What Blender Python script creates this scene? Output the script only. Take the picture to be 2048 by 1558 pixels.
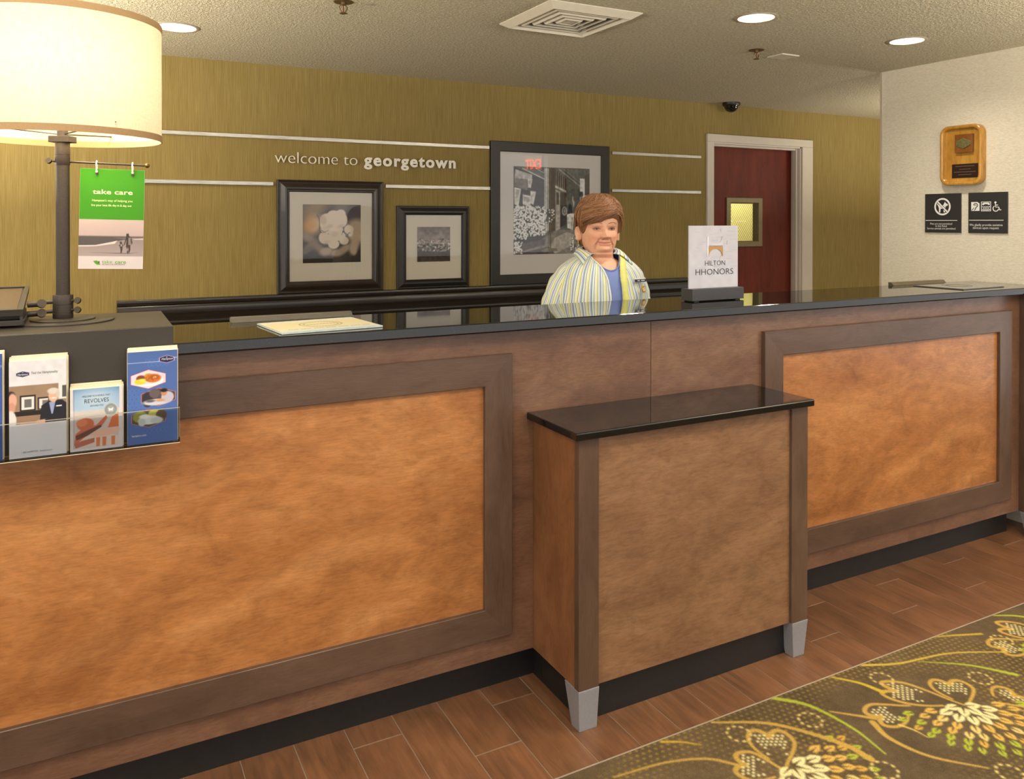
import bpy, bmesh, math, random
import numpy as np
for _o in list(bpy.data.objects): bpy.data.objects.remove(_o, do_unlink=True)
SC = bpy.context.scene
COL = SC.collection
rng = np.random.RandomState(7); random.seed(7)

# ------------------------------------------------------------------ camera
YAW, PITCH, ROLL = .4842, -.0067, .0009
def cam_axes():
    def ax(r, u, w):
        c, s = math.cos(ROLL), math.sin(ROLL); r, u = c*r - s*u, s*r + c*u
        c, s = math.cos(PITCH), math.sin(PITCH); w, u = c*w - s*u, s*w + c*u
        c, s = math.cos(YAW), math.sin(YAW)
        return np.array([c*r + s*w, -s*r + c*w, u])
    return ax(1,0,0), ax(0,1,0), ax(0,0,1)
from mathutils import Matrix, Vector
cr, cu_, cf = cam_axes()
cam = bpy.data.cameras.new('camera'); camo = bpy.data.objects.new('camera', cam); COL.objects.link(camo)
cam.sensor_width = 36; cam.sensor_fit = 'HORIZONTAL'; cam.lens = 1607.3/2048*36
cam.shift_x = (1024-1021.32)/2048; cam.shift_y = (451.19-779)/2048
m = Matrix.Identity(4)
for i in range(3): m[i][0], m[i][1], m[i][2] = cr[i], cu_[i], -cf[i]
m.translation = Vector((0, -2.1939, 1.4588)); camo.matrix_world = m
cam.clip_start = .02
SC.camera = camo

# ------------------------------------------------------------------ light of the room and added fills
SC.view_settings.view_transform = 'Standard'; SC.view_settings.look = 'None'
SC.view_settings.gamma = 1; SC.view_settings.use_curve_mapping = False
SC.view_settings.exposure = 0.35
w = bpy.data.worlds.new('world'); SC.world = w; w.use_nodes = True
w.node_tree.nodes['Background'].inputs[0].default_value = (1.0, .98, .95, 1)
w.node_tree.nodes['Background'].inputs[1].default_value = 1.1

def area(name, loc, size, power, col, rot=(0,0,0), sy=None, spread=math.pi):
    l = bpy.data.lights.new(name, 'AREA'); l.energy = power; l.color = col
    l.shape = 'DISK' if sy is None else 'RECTANGLE'; l.size = size
    if sy is not None: l.size_y = sy
    l.spread = spread
    o = bpy.data.objects.new(name, l); o.location = loc; o.rotation_euler = rot; COL.objects.link(o); return o
HC = 2.2988
WARM = (1.0, .92, .79)
# added fill lights at ceiling height, unseen and without fixtures
for x, y in [(-.4,-1.3),(1.0,-1.3),(2.4,-1.3)]:
    area('lobby_ceiling_fill', (x,y,HC-.015), .30, 9, WARM)
for x, y, z, p in [(-1.5,-1.7,1.75,80), (1.2,-2.9,1.7,105), (3.6,-1.9,1.7,80), (-1.1,1.0,1.5,62), (5.6,.9,1.45,16)]:   # added upward fills without fixtures, out of view, to brighten the ceiling
    area('uplight_fill', (x,y,z), .45, p*1.5, (1,.91,.74), rot=(math.pi,0,0))
area('staff_ceiling_fill', (-1.0,1.5,HC-.015), .25, 12, WARM)  # added unseen fill that brightens the back wall

# ------------------------------------------------------------------ helpers
def S(r, g, b):
    f = lambda c: ((c/255+.055)/1.055)**2.4 if c/255 > .04045 else c/255/12.92
    return (f(r), f(g), f(b), 1)
def s2l(a):
    a = np.clip(a, 0, 1); return np.where(a > .04045, ((a+.055)/1.055)**2.4, a/12.92)
class N:
    def __init__(s, name):
        s.m = bpy.data.materials.new(name); s.m.use_nodes = True; s.t = s.m.node_tree
        s.b = s.t.nodes['Principled BSDF']; s.out = s.t.nodes['Material Output']
    def n(s, typ, **k):
        x = s.t.nodes.new(typ)
        for a, v in k.items(): setattr(x, a, v)
        return x
    def l(s, a, b): s.t.links.new(a, b)
    def coord(s, kind='Object', scale=(1,1,1), rot=(0,0,0)):
        c = s.n('ShaderNodeTexCoord'); mp = s.n('ShaderNodeMapping'); mp.inputs['Scale'].default_value = scale
        mp.inputs['Rotation'].default_value = rot
        s.l(c.outputs[kind], mp.inputs[0]); return mp.outputs[0]
    def noise(s, vec, scale, detail=4, rough=.55, dist=0):
        x = s.n('ShaderNodeTexNoise'); s.l(vec, x.inputs['Vector'])
        x.inputs['Scale'].default_value = scale; x.inputs['Detail'].default_value = detail
        x.inputs['Roughness'].default_value = rough; x.inputs['Distortion'].default_value = dist
        return x.outputs['Fac']
    def ramp(s, fac, stops, interp='LINEAR'):
        x = s.n('ShaderNodeValToRGB'); s.l(fac, x.inputs[0]); e = x.color_ramp; e.interpolation = interp
        while len(e.elements) < len(stops): e.elements.new(.5)
        for el, (p, c) in zip(e.elements, stops): el.position = p; el.color = c
        return x.outputs[0]
    def mix(s, fac, a, b, mode='MIX'):
        x = s.n('ShaderNodeMix', data_type='RGBA', blend_type=mode)
        for i, v in ((0, fac), (6, a), (7, b)):
            if hasattr(v, 'links'): s.l(v, x.inputs[i])
            else: x.inputs[i].default_value = v
        return x.outputs[2]
    def math(s, op, a, b=0.):
        x = s.n('ShaderNodeMath', operation=op)
        for i, v in ((0, a), (1, b)):
            if hasattr(v, 'links'): s.l(v, x.inputs[i])
            else: x.inputs[i].default_value = v
        return x.outputs[0]
    def bump(s, h, dist=.002, strength=1):
        x = s.n('ShaderNodeBump'); s.l(h, x.inputs['Height']); x.inputs['Distance'].default_value = dist
        x.inputs['Strength'].default_value = strength; s.l(x.outputs[0], s.b.inputs['Normal'])
    def set(s, base=None, rough=.5, metal=0, spec=.5, coat=0, coat_r=.1, emis=None, es=0):
        if base is not None:
            if hasattr(base, 'links'): s.l(base, s.b.inputs['Base Color'])
            else: s.b.inputs['Base Color'].default_value = base
        s.b.inputs['Roughness'].default_value = rough; s.b.inputs['Metallic'].default_value = metal
        s.b.inputs['Specular IOR Level'].default_value = spec
        s.b.inputs['Coat Weight'].default_value = coat; s.b.inputs['Coat Roughness'].default_value = coat_r
        if emis: s.b.inputs['Emission Color'].default_value = emis; s.b.inputs['Emission Strength'].default_value = es
        return s.m
def plain(name, c, rough=.5, metal=0, spec=.5, coat=0, noise=.06, nscale=40, bump=0):
    """one colour with a faint procedural mottling"""
    k = N(name); v = k.coord(); f = k.noise(v, nscale, 3)
    lo = tuple(x*(1-noise) for x in c[:3])+(1,); hi = tuple(min(1, x*(1+noise)) for x in c[:3])+(1,)
    col = k.ramp(f, [(.3, lo), (.7, hi)])
    if bump: k.bump(f, bump)
    return k.set(col, rough, metal, spec, coat)
def wood(name, cols, scale=(1,1,1), rough=.35, coat=.25, blotch=3., grain=1., bump=.0003, spec=.4):
    """cols: dark, mid, light; grain runs along the axis whose scale is smallest"""
    k = N(name); v = k.coord(scale=scale)
    f1 = k.noise(v, 2.6*grain, 6, .6, .9)
    v2 = k.coord(scale=tuple(.3+.7*q/max(scale) for q in scale)); f2 = k.noise(v2, blotch, 5, .6, 1.)
    v3 = k.coord(scale=tuple(q*(1 if q < 2 else 2.2) for q in scale)); f3 = k.noise(v3, 26*grain, 4, .65, .6)
    a = k.ramp(f1, [(.25, cols[0]), (.5, cols[1]), (.75, cols[2])])
    b = k.ramp(f2, [(.30, cols[0]), (.5, cols[1]), (.70, cols[2])])
    f4 = k.noise(v2, blotch*4.5, 5, .65, 1.2); h = k.ramp(f4, [(.3, (.80,.77,.74,1)), (.5, (1,1,1,1)), (.72, (1.16,1.15,1.13,1))])
    c = k.mix(1., k.mix(.62, a, b), h, 'MULTIPLY'); g = k.ramp(f3, [(.32, (.70,.67,.64,1)), (.60, (1.08,1.08,1.08,1))])
    c = k.mix(.6, c, g, 'MULTIPLY'); k.bump(f3, bump)
    return k.set(c, rough, 0, spec, coat, .18)
def glassy(name, tint=(1,1,1,1), ior=1.45, rough=.0, alpha_gloss=1.):
    k = N(name); tr = k.n('ShaderNodeBsdfTransparent'); tr.inputs[0].default_value = tint
    gl = k.n('ShaderNodeBsdfGlossy'); gl.inputs['Roughness'].default_value = rough
    fr = k.n('ShaderNodeFresnel'); fr.inputs[0].default_value = ior
    f = k.math('MULTIPLY', fr.outputs[0], alpha_gloss)
    mx = k.n('ShaderNodeMixShader'); k.l(f, mx.inputs[0]); k.l(tr.outputs[0], mx.inputs[1]); k.l(gl.outputs[0], mx.inputs[2])
    k.l(mx.outputs[0], k.out.inputs[0]); return k.m
def painted(name, rough=.6, spec=.3, bump=None):
    k = N(name); a = k.n('ShaderNodeAttribute', attribute_name='Col')
    if bump:
        f = k.noise(k.coord(), bump[0], 2); k.bump(f, bump[1])
        g = k.ramp(f, [(.3, (.72,.72,.72,1)), (.7, (1.1,1.1,1.1,1))]); c = k.mix(1., a.outputs['Color'], g, 'MULTIPLY')
        return k.set(c, rough, 0, spec)
    return k.set(a.outputs['Color'], rough, 0, spec)

class G:
    """collects geometry in world coordinates"""
    def __init__(s): s.v = []; s.f = []; s.n = 0
    def add(s, V, F):
        V = np.asarray(V, float).reshape(-1, 3); s.v.append(V)
        s.f += [tuple(i+s.n for i in f) for f in F]; s.n += len(V); return s
    def box(s, x0, x1, y0, y1, z0, z1, P=None):
        V = np.array([(x,y,z) for z in (z0,z1) for y in (y0,y1) for x in (x0,x1)], float)
        if P: V = P(V)
        return s.add(V, [(0,2,3,1),(4,5,7,6),(0,1,5,4),(2,6,7,3),(0,4,6,2),(1,3,7,5)])
    def tube(s, pts, r, n=10, cap=True):
        pts = np.asarray(pts, float); r = np.broadcast_to(np.asarray(r, float), (len(pts),))
        V = []; up = np.array([0,0,1.])
        for i, p in enumerate(pts):
            t = pts[min(i+1, len(pts)-1)]-pts[max(i-1, 0)]; t = t/np.linalg.norm(t)
            a = np.cross(t, up if abs(t[2]) < .9 else np.array([1.,0,0])); a /= np.linalg.norm(a); b = np.cross(t, a)
            if i and np.dot(a, la) < 0: a, b = -a, -b
            la = a
            for k in range(n):
                q = 2*math.pi*k/n; V.append(p+r[i]*(a*math.cos(q)+b*math.sin(q)))
        F = [(i*n+k, i*n+(k+1)%n, (i+1)*n+(k+1)%n, (i+1)*n+k) for i in range(len(pts)-1) for k in range(n)]
        if cap: F += [tuple(range(n))[::-1], tuple((len(pts)-1)*n+k for k in range(n))]
        return s.add(V, F)
    def lathe(s, c, prof, n=32, close=False):
        V = []; m_ = len(prof)
        for r, z in prof:
            for k in range(n):
                q = 2*math.pi*k/n; V.append((c[0]+r*math.cos(q), c[1]+r*math.sin(q), c[2]+z))
        F = [(i*n+k, i*n+(k+1)%n, (i+1)*n+(k+1)%n, (i+1)*n+k) for i in range(m_-1) for k in range(n)]
        if close: F += [((m_-1)*n+k, (m_-1)*n+(k+1)%n, (k+1)%n, k) for k in range(n)]
        else: F += [tuple(range(n)), tuple((m_-1)*n+k for k in range(n))]
        return s.add(V, F)
    def ball(s, c, r, n=16, m_=10):
        r = np.broadcast_to(np.asarray(r, float), (3,)); V = []; F = []
        for i in range(m_+1):
            a = math.pi*i/m_
            for k in range(n):
                b = 2*math.pi*k/n
                V.append((c[0]+r[0]*math.sin(a)*math.cos(b), c[1]+r[1]*math.sin(a)*math.sin(b), c[2]+r[2]*math.cos(a)))
        F = [(i*n+k, i*n+(k+1)%n, (i+1)*n+(k+1)%n, (i+1)*n+k) for i in range(m_) for k in range(n)]
        return s.add(V, F)
    def prism(s, poly, P, h0, h1):
        """2D polygon (u,v) pushed through plane P between heights h0,h1"""
        n = len(poly); V = [(u,v,h) for h in (h0,h1) for u,v in poly]
        F = [tuple(range(n))[::-1], tuple(range(n,2*n))]+[(k,(k+1)%n,n+(k+1)%n,n+k) for k in range(n)]
        return s.add(P(np.array(V, float)), F)
def plane(o, e1, e2, n):
    o, e1, e2, n = (np.asarray(q, float) for q in (o,e1,e2,n))
    return lambda V: o+np.asarray(V, float)[:, :1]*e1+np.asarray(V, float)[:, 1:2]*e2+np.asarray(V, float)[:, 2:3]*n
WY = lambda Y: plane((0,Y,0), (1,0,0), (0,0,1), (0,-1,0))
WX = lambda X: plane((X,0,0), (0,-1,0), (0,0,1), (-1,0,0))
def wloc(p):
    l = Vector((0,0,0))
    while p is not None: l = l+p.location; p = p.parent
    return np.array(l)
def make(name, g, mat, parent=None, bevel=0, seg=2, smooth=False, origin=None, kind=None, label=None, weld=True):
    me = bpy.data.meshes.new(name)
    V = np.concatenate(g.v); 
    if parent is not None: off = wloc(parent)
    else: off = np.array(origin) if origin is not None else np.array([(V[:,0].min()+V[:,0].max())/2, (V[:,1].min()+V[:,1].max())/2, V[:,2].min()])
    me.from_pydata((V-off).tolist(), [], g.f)
    bm = bmesh.new(); bm.from_mesh(me)
    if weld: bmesh.ops.remove_doubles(bm, verts=bm.verts, dist=1e-6)
    bmesh.ops.recalc_face_normals(bm, faces=bm.faces)
    if bevel:
        ed = [e for e in bm.edges if len(e.link_faces) == 2 and e.calc_face_angle(0) > .5]
        bmesh.ops.bevel(bm, geom=ed, offset=bevel, segments=seg, profile=.5, affect='EDGES', clamp_overlap=True)
    bm.to_mesh(me); bm.free()
    if smooth:
        me.polygons.foreach_set('use_smooth', [True]*len(me.polygons))
        if smooth != 'all': me.set_sharp_from_angle(angle=math.radians(40))
    me.materials.append(mat)
    o = bpy.data.objects.new(name, me); COL.objects.link(o)
    if parent is not None: o.parent = parent
    else: o.location = off
    if kind: o['kind'] = kind
    if label: o['label'] = label
    return o
def thing(name, loc, label, cat, group=None, kind=None):
    o = bpy.data.objects.new(name, None); COL.objects.link(o); o.location = loc; o.empty_display_size = .05
    if kind: o['kind'] = kind
    else: o['label'] = label; o['category'] = cat
    if group: o['group'] = group
    return o
def tag(o, label, cat, group=None):
    o['label'] = label; o['category'] = cat
    if group: o['group'] = group
    return o
def rails(parent, P, u0, v0, u1, v1, prof, mh, mv, name='frame_rail', bevel=0, smooth=False):
    """four mitred frame members; prof = [(inset, height)...]"""
    for side in range(4):
        A = []; B = []
        for d, h in prof:
            a0, b0, a1, b1 = u0+d, v0+d, u1-d, v1-d
            p, q = [((a0,b0),(a1,b0)), ((a1,b0),(a1,b1)), ((a1,b1),(a0,b1)), ((a0,b1),(a0,b0))][side]
            A.append((*p, h)); B.append((*q, h))
        n = len(prof); F = [(k, (k+1)%n, n+(k+1)%n, n+k) for k in range(n)]+[tuple(range(n))[::-1], tuple(range(n, 2*n))]
        g = G().add(P(np.array(A+B)), F)
        make(name, g, mh if side in (0,2) else mv, parent, bevel=bevel, smooth=smooth)
def text(s, size, off=0, extr=0, align='LEFT', space=1., fitw=None, shear=0, res=3):
    cu = bpy.data.curves.new('t', 'FONT'); cu.body = s; cu.size = size; cu.offset = off; cu.extrude = extr
    cu.align_x = align; cu.space_character = space; cu.resolution_u = res; cu.shear = shear
    ob = bpy.data.objects.new('t', cu); COL.objects.link(ob)
    dg = bpy.context.evaluated_depsgraph_get(); me = bpy.data.meshes.new_from_object(ob.evaluated_get(dg))
    V = np.array([v.co[:] for v in me.vertices]); F = [tuple(p.vertices) for p in me.polygons]
    bpy.data.objects.remove(ob); bpy.data.curves.remove(cu); bpy.data.meshes.remove(me)
    if fitw:
        w_ = V[:,0].max()-V[:,0].min(); c = 0 if align == 'LEFT' else (V[:,0].max()+V[:,0].min())/2
        if align == 'LEFT': V[:,0] -= V[:,0].min()
        V[:,0] = (V[:,0]-c)*fitw/w_
    return V, F
def put_text(name, parent, P, u, v, h, mat, s, size, **k):
    V, F = text(s, size, **k); V = V+np.array([u, v, h]); return make(name, G().add(P(V), F), mat, parent, weld=False)
def islands(V, F):
    par = list(range(len(V)))
    def fd(a):
        while par[a] != a: par[a] = par[par[a]]; a = par[a]
        return a
    for f in F:
        for b in f[1:]:
            x, y = fd(f[0]), fd(b)
            if x != y: par[x] = y
    d = {}
    for f in F: d.setdefault(fd(f[0]), []).append(f)
    out = []
    for fs in d.values():
        ids = sorted({i for f in fs for i in f}); mp = {a: i for i, a in enumerate(ids)}
        out.append((V[ids], [tuple(mp[i] for i in f) for f in fs]))
    return sorted(out, key=lambda q: q[0][:,0].min())

def vnoise(X, Y, s, seed):
    r = np.random.RandomState(seed); T = r.rand(64, 64)
    x, y = X*s, Y*s; i, j = np.floor(x).astype(int), np.floor(y).astype(int); a, b = x-i, y-j
    a, b = a*a*(3-2*a), b*b*(3-2*b); q = lambda p, o: T[p%64, o%64]
    return (q(i,j)*(1-a)+q(i+1,j)*a)*(1-b)+(q(i,j+1)*(1-a)+q(i+1,j+1)*a)*b
class Canvas:
    """flat print: colours per vertex of a fine grid, (0,0) at lower left, metres"""
    def __init__(s, w, h, step, base):
        s.w, s.h = w, h; s.nx, s.ny = int(round(w/step))+1, int(round(h/step))+1
        s.X, s.Y = np.meshgrid(np.linspace(0, w, s.nx), np.linspace(0, h, s.ny))
        s.e = step*.75; s.c = np.empty((s.ny, s.nx, 3)); s.c[:] = np.array(base)/255
    def box_(s, x0, y0, x1, y1):
        i0 = max(0, int(x0/s.w*(s.nx-1))-1); i1 = min(s.nx, int(x1/s.w*(s.nx-1))+3)
        j0 = max(0, int(y0/s.h*(s.ny-1))-1); j1 = min(s.ny, int(y1/s.h*(s.ny-1))+3)
        return slice(j0, max(j0, j1)), slice(i0, max(i0, i1))
    def blend(s, sl, m_, col):
        m_ = m_[..., None]; s.c[sl] = s.c[sl]*(1-m_)+np.array(col)/255*m_
    def ell(s, x, y, rx, ry, col, rot=0, soft=None, a=1.):
        R = max(rx, ry)*1.3+s.e; sl = s.box_(x-R, y-R, x+R, y+R)
        dx, dy = s.X[sl]-x, s.Y[sl]-y; c, n = math.cos(rot), math.sin(rot); p, q = c*dx+n*dy, -n*dx+c*dy
        d = (np.sqrt((p/rx)**2+(q/ry)**2)-1)*min(rx, ry); e = soft or s.e
        s.blend(sl, np.clip(.5-d/(2*e), 0, 1)*a, col)
    def poly(s, pts, col, a=1.):
        pts = np.asarray(pts, float); sl = s.box_(pts[:,0].min(), pts[:,1].min(), pts[:,0].max(), pts[:,1].max())
        X, Y = s.X[sl], s.Y[sl]; ins = np.zeros(X.shape, bool); dmin = np.full(X.shape, 1e9)
        for (x0,y0),(x1,y1) in zip(pts, np.roll(pts, -1, 0)):
            if y0 != y1: ins ^= ((y0 > Y) != (y1 > Y)) & (X < (x1-x0)*(Y-y0)/(y1-y0)+x0)
            L = (x1-x0)**2+(y1-y0)**2+1e-18; t = np.clip(((X-x0)*(x1-x0)+(Y-y0)*(y1-y0))/L, 0, 1)
            dmin = np.minimum(dmin, np.hypot(X-x0-t*(x1-x0), Y-y0-t*(y1-y0)))
        d = np.where(ins, -dmin, dmin); s.blend(sl, np.clip(.5-d/(2*s.e), 0, 1)*a, col)
    def rect(s, x0, y0, x1, y1, col, a=1.): s.poly([(x0,y0),(x1,y0),(x1,y1),(x0,y1)], col, a)
    def line(s, pts, w0, col, w1=None, a=1., sub=12):
        pts = np.asarray(pts, float)
        if len(pts) > 2: pts = spline(pts, sub)
        w1 = w0 if w1 is None else w1; R = max(w0, w1)+s.e
        sl = s.box_(pts[:,0].min()-R, pts[:,1].min()-R, pts[:,0].max()+R, pts[:,1].max()+R)
        X, Y = s.X[sl], s.Y[sl]; d = np.full(X.shape, 1e9); n = len(pts)-1
        for k in range(n):
            (x0,y0),(x1,y1) = pts[k], pts[k+1]; L = (x1-x0)**2+(y1-y0)**2+1e-18
            t = np.clip(((X-x0)*(x1-x0)+(Y-y0)*(y1-y0))/L, 0, 1)
            d = np.minimum(d, np.hypot(X-x0-t*(x1-x0), Y-y0-t*(y1-y0))-(w0+(w1-w0)*(k+t)/n)/2)
        s.blend(sl, np.clip(.5-d/(2*s.e), 0, 1)*a, col)
    def vgrad(s, y0, y1, c0, c1, x0=0, x1=9):
        sl = s.box_(x0, y0, min(x1, s.w), y1); t = np.clip((s.Y[sl]-y0)/(y1-y0), 0, 1)[..., None]
        s.c[sl] = np.array(c0)/255*(1-t)+np.array(c1)/255*t
    def grain(s, amt, sc, seed=1): s.c *= (1+amt*(vnoise(s.X, s.Y, sc, seed)-.5))[..., None]
    def make(s, name, P, u, v, h, mat, parent):
        V = P(np.stack([s.X.ravel()+u, s.Y.ravel()+v, np.full(s.X.size, h)], 1))-(wloc(parent) if parent else 0)
        me = bpy.data.meshes.new(name); nx, ny = s.nx, s.ny
        i = (np.arange(ny-1)[:, None]*nx+np.arange(nx-1)).ravel()
        F = np.stack([i, i+1, i+nx+1, i+nx], 1).astype(np.int32)
        me.vertices.add(len(V)); me.vertices.foreach_set('co', V.ravel()); me.loops.add(F.size); me.loops.foreach_set('vertex_index', F.ravel())
        me.polygons.add(len(F)); me.polygons.foreach_set('loop_start', np.arange(0, F.size, 4, dtype=np.int32))
        me.update(calc_edges=True)
        at = me.color_attributes.new('Col', 'FLOAT_COLOR', 'POINT')
        at.data.foreach_set('color', np.concatenate([s2l(s.c).reshape(-1, 3), np.ones((len(V), 1))], 1).ravel())
        me.materials.append(mat); o = bpy.data.objects.new(name, me); COL.objects.link(o); o.parent = parent; return o
def spline(pts, sub=12):
    pts = np.asarray(pts, float); p = np.concatenate([[2*pts[0]-pts[1]], pts, [2*pts[-1]-pts[-2]]]); out = []
    for k in range(1, len(p)-2):
        for t in np.linspace(0, 1, sub, endpoint=False):
            out.append(.5*(2*p[k]+(p[k+1]-p[k-1])*t+(2*p[k-1]-5*p[k]+4*p[k+1]-p[k+2])*t*t+(3*p[k]-p[k-1]-3*p[k+1]+p[k+2])*t**3))
    out.append(p[-2]); return np.array(out)

# ------------------------------------------------------------------ materials
def _paper():
    k = N('olive_wallpaper'); v = k.coord(scale=(1,1,.025)); a = k.noise(v, 240, 3, .6); b = k.noise(k.coord(scale=(1,1,.03)), 60, 2)
    c = k.ramp(a, [(.3, S(130,112,62)), (.5, S(143,124,73)), (.7, S(156,137,86))])
    d = k.ramp(b, [(.3, (.94,.94,.94,1)), (.7, (1.03,1.03,1.03,1))]); k.bump(a, .0005)
    return k.set(k.mix(1., c, d, 'MULTIPLY'), .75, 0, .2)
MAT_PAPER = _paper()
def _ceil():
    k = N('popcorn_ceiling'); v = k.coord(); a = k.noise(v, 85, 3, .65); b = k.noise(v, 3, 2)
    h = k.ramp(a, [(.42, (0,0,0,1)), (.62, (1,1,1,1))]); k.bump(h, .006, 1.)
    c = k.ramp(a, [(.35, S(190,180,154)), (.62, S(226,217,192))])
    return k.set(c, .9, 0, .1)
MAT_CEIL = _ceil()
def _white():
    k = N('cream_woven_wallpaper'); v = k.coord(scale=(1,.25,1)); a = k.noise(v, 260, 3); k.bump(a, .0006)
    return k.set(k.ramp(a, [(.3, S(212,203,183)), (.7, S(231,223,205))]), .75, 0, .2)
MAT_WHITE = _white()
def _granite():
    k = N('black_granite'); v = k.coord(); a = k.noise(v, 420, 2, .7); b = k.n('ShaderNodeTexVoronoi'); k.l(v, b.inputs['Vector']); b.inputs['Scale'].default_value = 330
    c = k.ramp(a, [(.5, S(17,16,15)), (.66, S(34,33,30)), (.78, S(70,66,58))])
    return k.set(c, .05, 0, .55, .15, .03)
MAT_GRANITE = _granite()
W_ORANGE_C = (S(126,76,40), S(168,110,62), S(204,148,94)); W_BROWN_C = (S(74,55,43), S(90,68,54), S(103,80,65)); W_DESK_C = (S(108,77,54), S(132,96,68), S(154,117,86))
MAT_PANEL = wood('maple_veneer_orange', W_ORANGE_C, (1.1,1,3.2), .32, .3)
MAT_DESKP = wood('maple_veneer_tan', W_DESK_C, (1.1,1,3.2), .34, .3)
MAT_BODY = wood('stained_maple_brown', (S(90,62,46), S(112,80,60), S(131,97,75)), (1.2,1,4), .34, .3)
MAT_FRH = wood('frame_wood_horizontal', W_BROWN_C, (.8,6,9), .34, .3, 3)
MAT_FRV = wood('frame_wood_vertical', W_BROWN_C, (9,6,.8), .34, .3, 3)
MAT_SIDE = wood('side_veneer_vertical', (S(100,66,42), S(126,84,54), S(150,104,70)), (4,2.5,1), .34, .3)
MAT_BLACK = plain('black_kick_laminate', S(26,25,24), .45, nscale=60, noise=.2)
MAT_DKWOOD = plain('espresso_painted_wood', S(32,26,22), .32, nscale=25, noise=.18, coat=.15)
MAT_FRAME1 = plain('espresso_frame_wood', S(44,36,30), .32, nscale=30, noise=.15, coat=.2)
MAT_FRAME3 = plain('charcoal_frame_wood', S(36,33,30), .4, nscale=60, noise=.12)
def _brushed():
    k = N('brushed_aluminium'); a = k.noise(k.coord(scale=(.05,1,1)), 300, 2); k.bump(a, .0002)
    return k.set(k.ramp(a, [(.3, S(168,164,156)), (.7, S(206,202,194))]), .32, .75)
MAT_ALU = _brushed()
MAT_STEEL = plain('grey_satin_steel', S(150,150,154), .42, .35, nscale=120, noise=.05)
MAT_LAMPMET = plain('bronze_powder_coat', S(62,54,48), .48, .35, nscale=300, noise=.15, bump=.0001)
MAT_BOX = plain('black_powder_coat', S(56,50,43), .42, .1, nscale=600, noise=.3, bump=.0001)
MAT_MATB = plain('cream_mat_board', S(232,224,208), .85, nscale=200, noise=.03)
MAT_MATG = plain('pale_grey_mat_board', S(228,223,217), .85, nscale=200, noise=.03)
MAT_GLASS = glassy('picture_glass', ior=1.38)
MAT_ACRYL = glassy('clear_acrylic', (.97,.98,.98,1), 1.4)
MAT_PRINT = painted('printed_paper', .5, .3)
MAT_TRIM = plain('door_frame_enamel', S(204,196,184), .35, nscale=15, noise=.03)
MAT_DOOR = wood('mahogany_door', (S(84,32,20), S(108,42,26), S(124,54,34)), (9,9,.7), .5, .0, 2, spec=.25)
MAT_WHITEP = plain('white_metal', S(214,206,190), .4, nscale=30, noise=.03)
MAT_WTEXT = plain('white_print', S(236,234,230), .5, noise=.01)
MAT_DTEXT = plain('dark_print', S(52,50,54), .5, noise=.01)
MAT_LETTER = plain('silver_letter', S(240,235,224), .35, 0, noise=.03)
MAT_NAVY = plain('navy_print', S(34,34,72), .5, noise=.01)
MAT_CREAMT = plain('cream_print', S(246,240,190), .5, noise=.01)
MAT_GREENT = plain('green_print', S(88,160,40), .5, noise=.01)
MAT_PAPERW = plain('white_paper_edge', S(238,226,200), .7, nscale=400, noise=.06)
MAT_SIGN = plain('black_sign_plastic', S(40,39,38), .55, nscale=200, noise=.08)
# ================================================================== THE SETTING
YB = 2.2678; XW = 3.9846; ZT = 1.1527
# floor: grout bed with one object for each plank tile
floor = make('floor', G().box(-3, 7, -5.5, 3.8, -.08, -.0012), plain('grout_grey', S(142,128,112), .8, nscale=150), kind='structure')
def _plank():
    k = N('wood_look_plank_tile'); oi = k.n('ShaderNodeObjectInfo'); tc = k.n('ShaderNodeTexCoord')
    sh = k.n('ShaderNodeVectorMath', operation='MULTIPLY_ADD'); k.l(oi.outputs['Random'], sh.inputs[0]); sh.inputs[1].default_value = (37,53,11); k.l(tc.outputs['Object'], sh.inputs[2])
    def mp(sc):
        x = k.n('ShaderNodeMapping'); x.inputs['Scale'].default_value = sc; k.l(sh.outputs[0], x.inputs[0]); return x.outputs[0]
    f = k.noise(mp((8,1,1)), 5, 6, .6, .8); f2 = k.noise(mp((1.6,1,1)), 5, 2, .5, .5); f3 = k.noise(mp((14,.5,1)), 26, 2)
    a = k.ramp(f, [(.3, S(90,62,44)), (.52, S(126,86,60)), (.72, S(150,106,76))])
    b = k.ramp(f2, [(.3, S(92,66,48)), (.7, S(146,102,70))]); c = k.mix(.45, a, b)
    c = k.mix(.4, c, k.ramp(f3, [(.3, (.75,.75,.75,1)), (.6, (1,1,1,1))]), 'MULTIPLY')
    vv = k.ramp(oi.outputs['Random'], [(0, (.86,.86,.86,1)), (1, (1.06,1.04,1.02,1))]); c = k.mix(1., c, vv, 'MULTIPLY'); k.bump(f3, .0004)
    return k.set(c, .36, 0, .45)
MAT_PLANK = _plank()
plank_mesh = {}
for kx in range(-9, 33):
    x0 = .645+kx*.1425; xs, xe = x0+.0014, x0+.1425-.0014
    jy = {0: -.04, 2: -.223, 1: -.406}[kx % 3]
    cuts = [-.406, .30]
    ys = [y for y in (jy+.55*q for q in range(-2, 4)) if -.39 < y < .29]
    cuts = [-.406]+ys+[.30]
    for ya, yb_ in zip(cuts[:-1], cuts[1:]):
        L = round(yb_-ya-.0028, 4); key = L
        if key not in plank_mesh:
            o = make('plank', G().box(-.0699, .0699, -L/2, L/2, -.012, 0), MAT_PLANK, floor, bevel=.0008, seg=1)
            plank_mesh[key] = o.data
        else:
            o = bpy.data.objects.new('plank', plank_mesh[key]); COL.objects.link(o); o.parent = floor
        # mesh data is centred on its own origin
        o.location = ((xs+xe)/2-floor.location.x, (ya+yb_)/2-floor.location.y, -floor.location.z)
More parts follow.
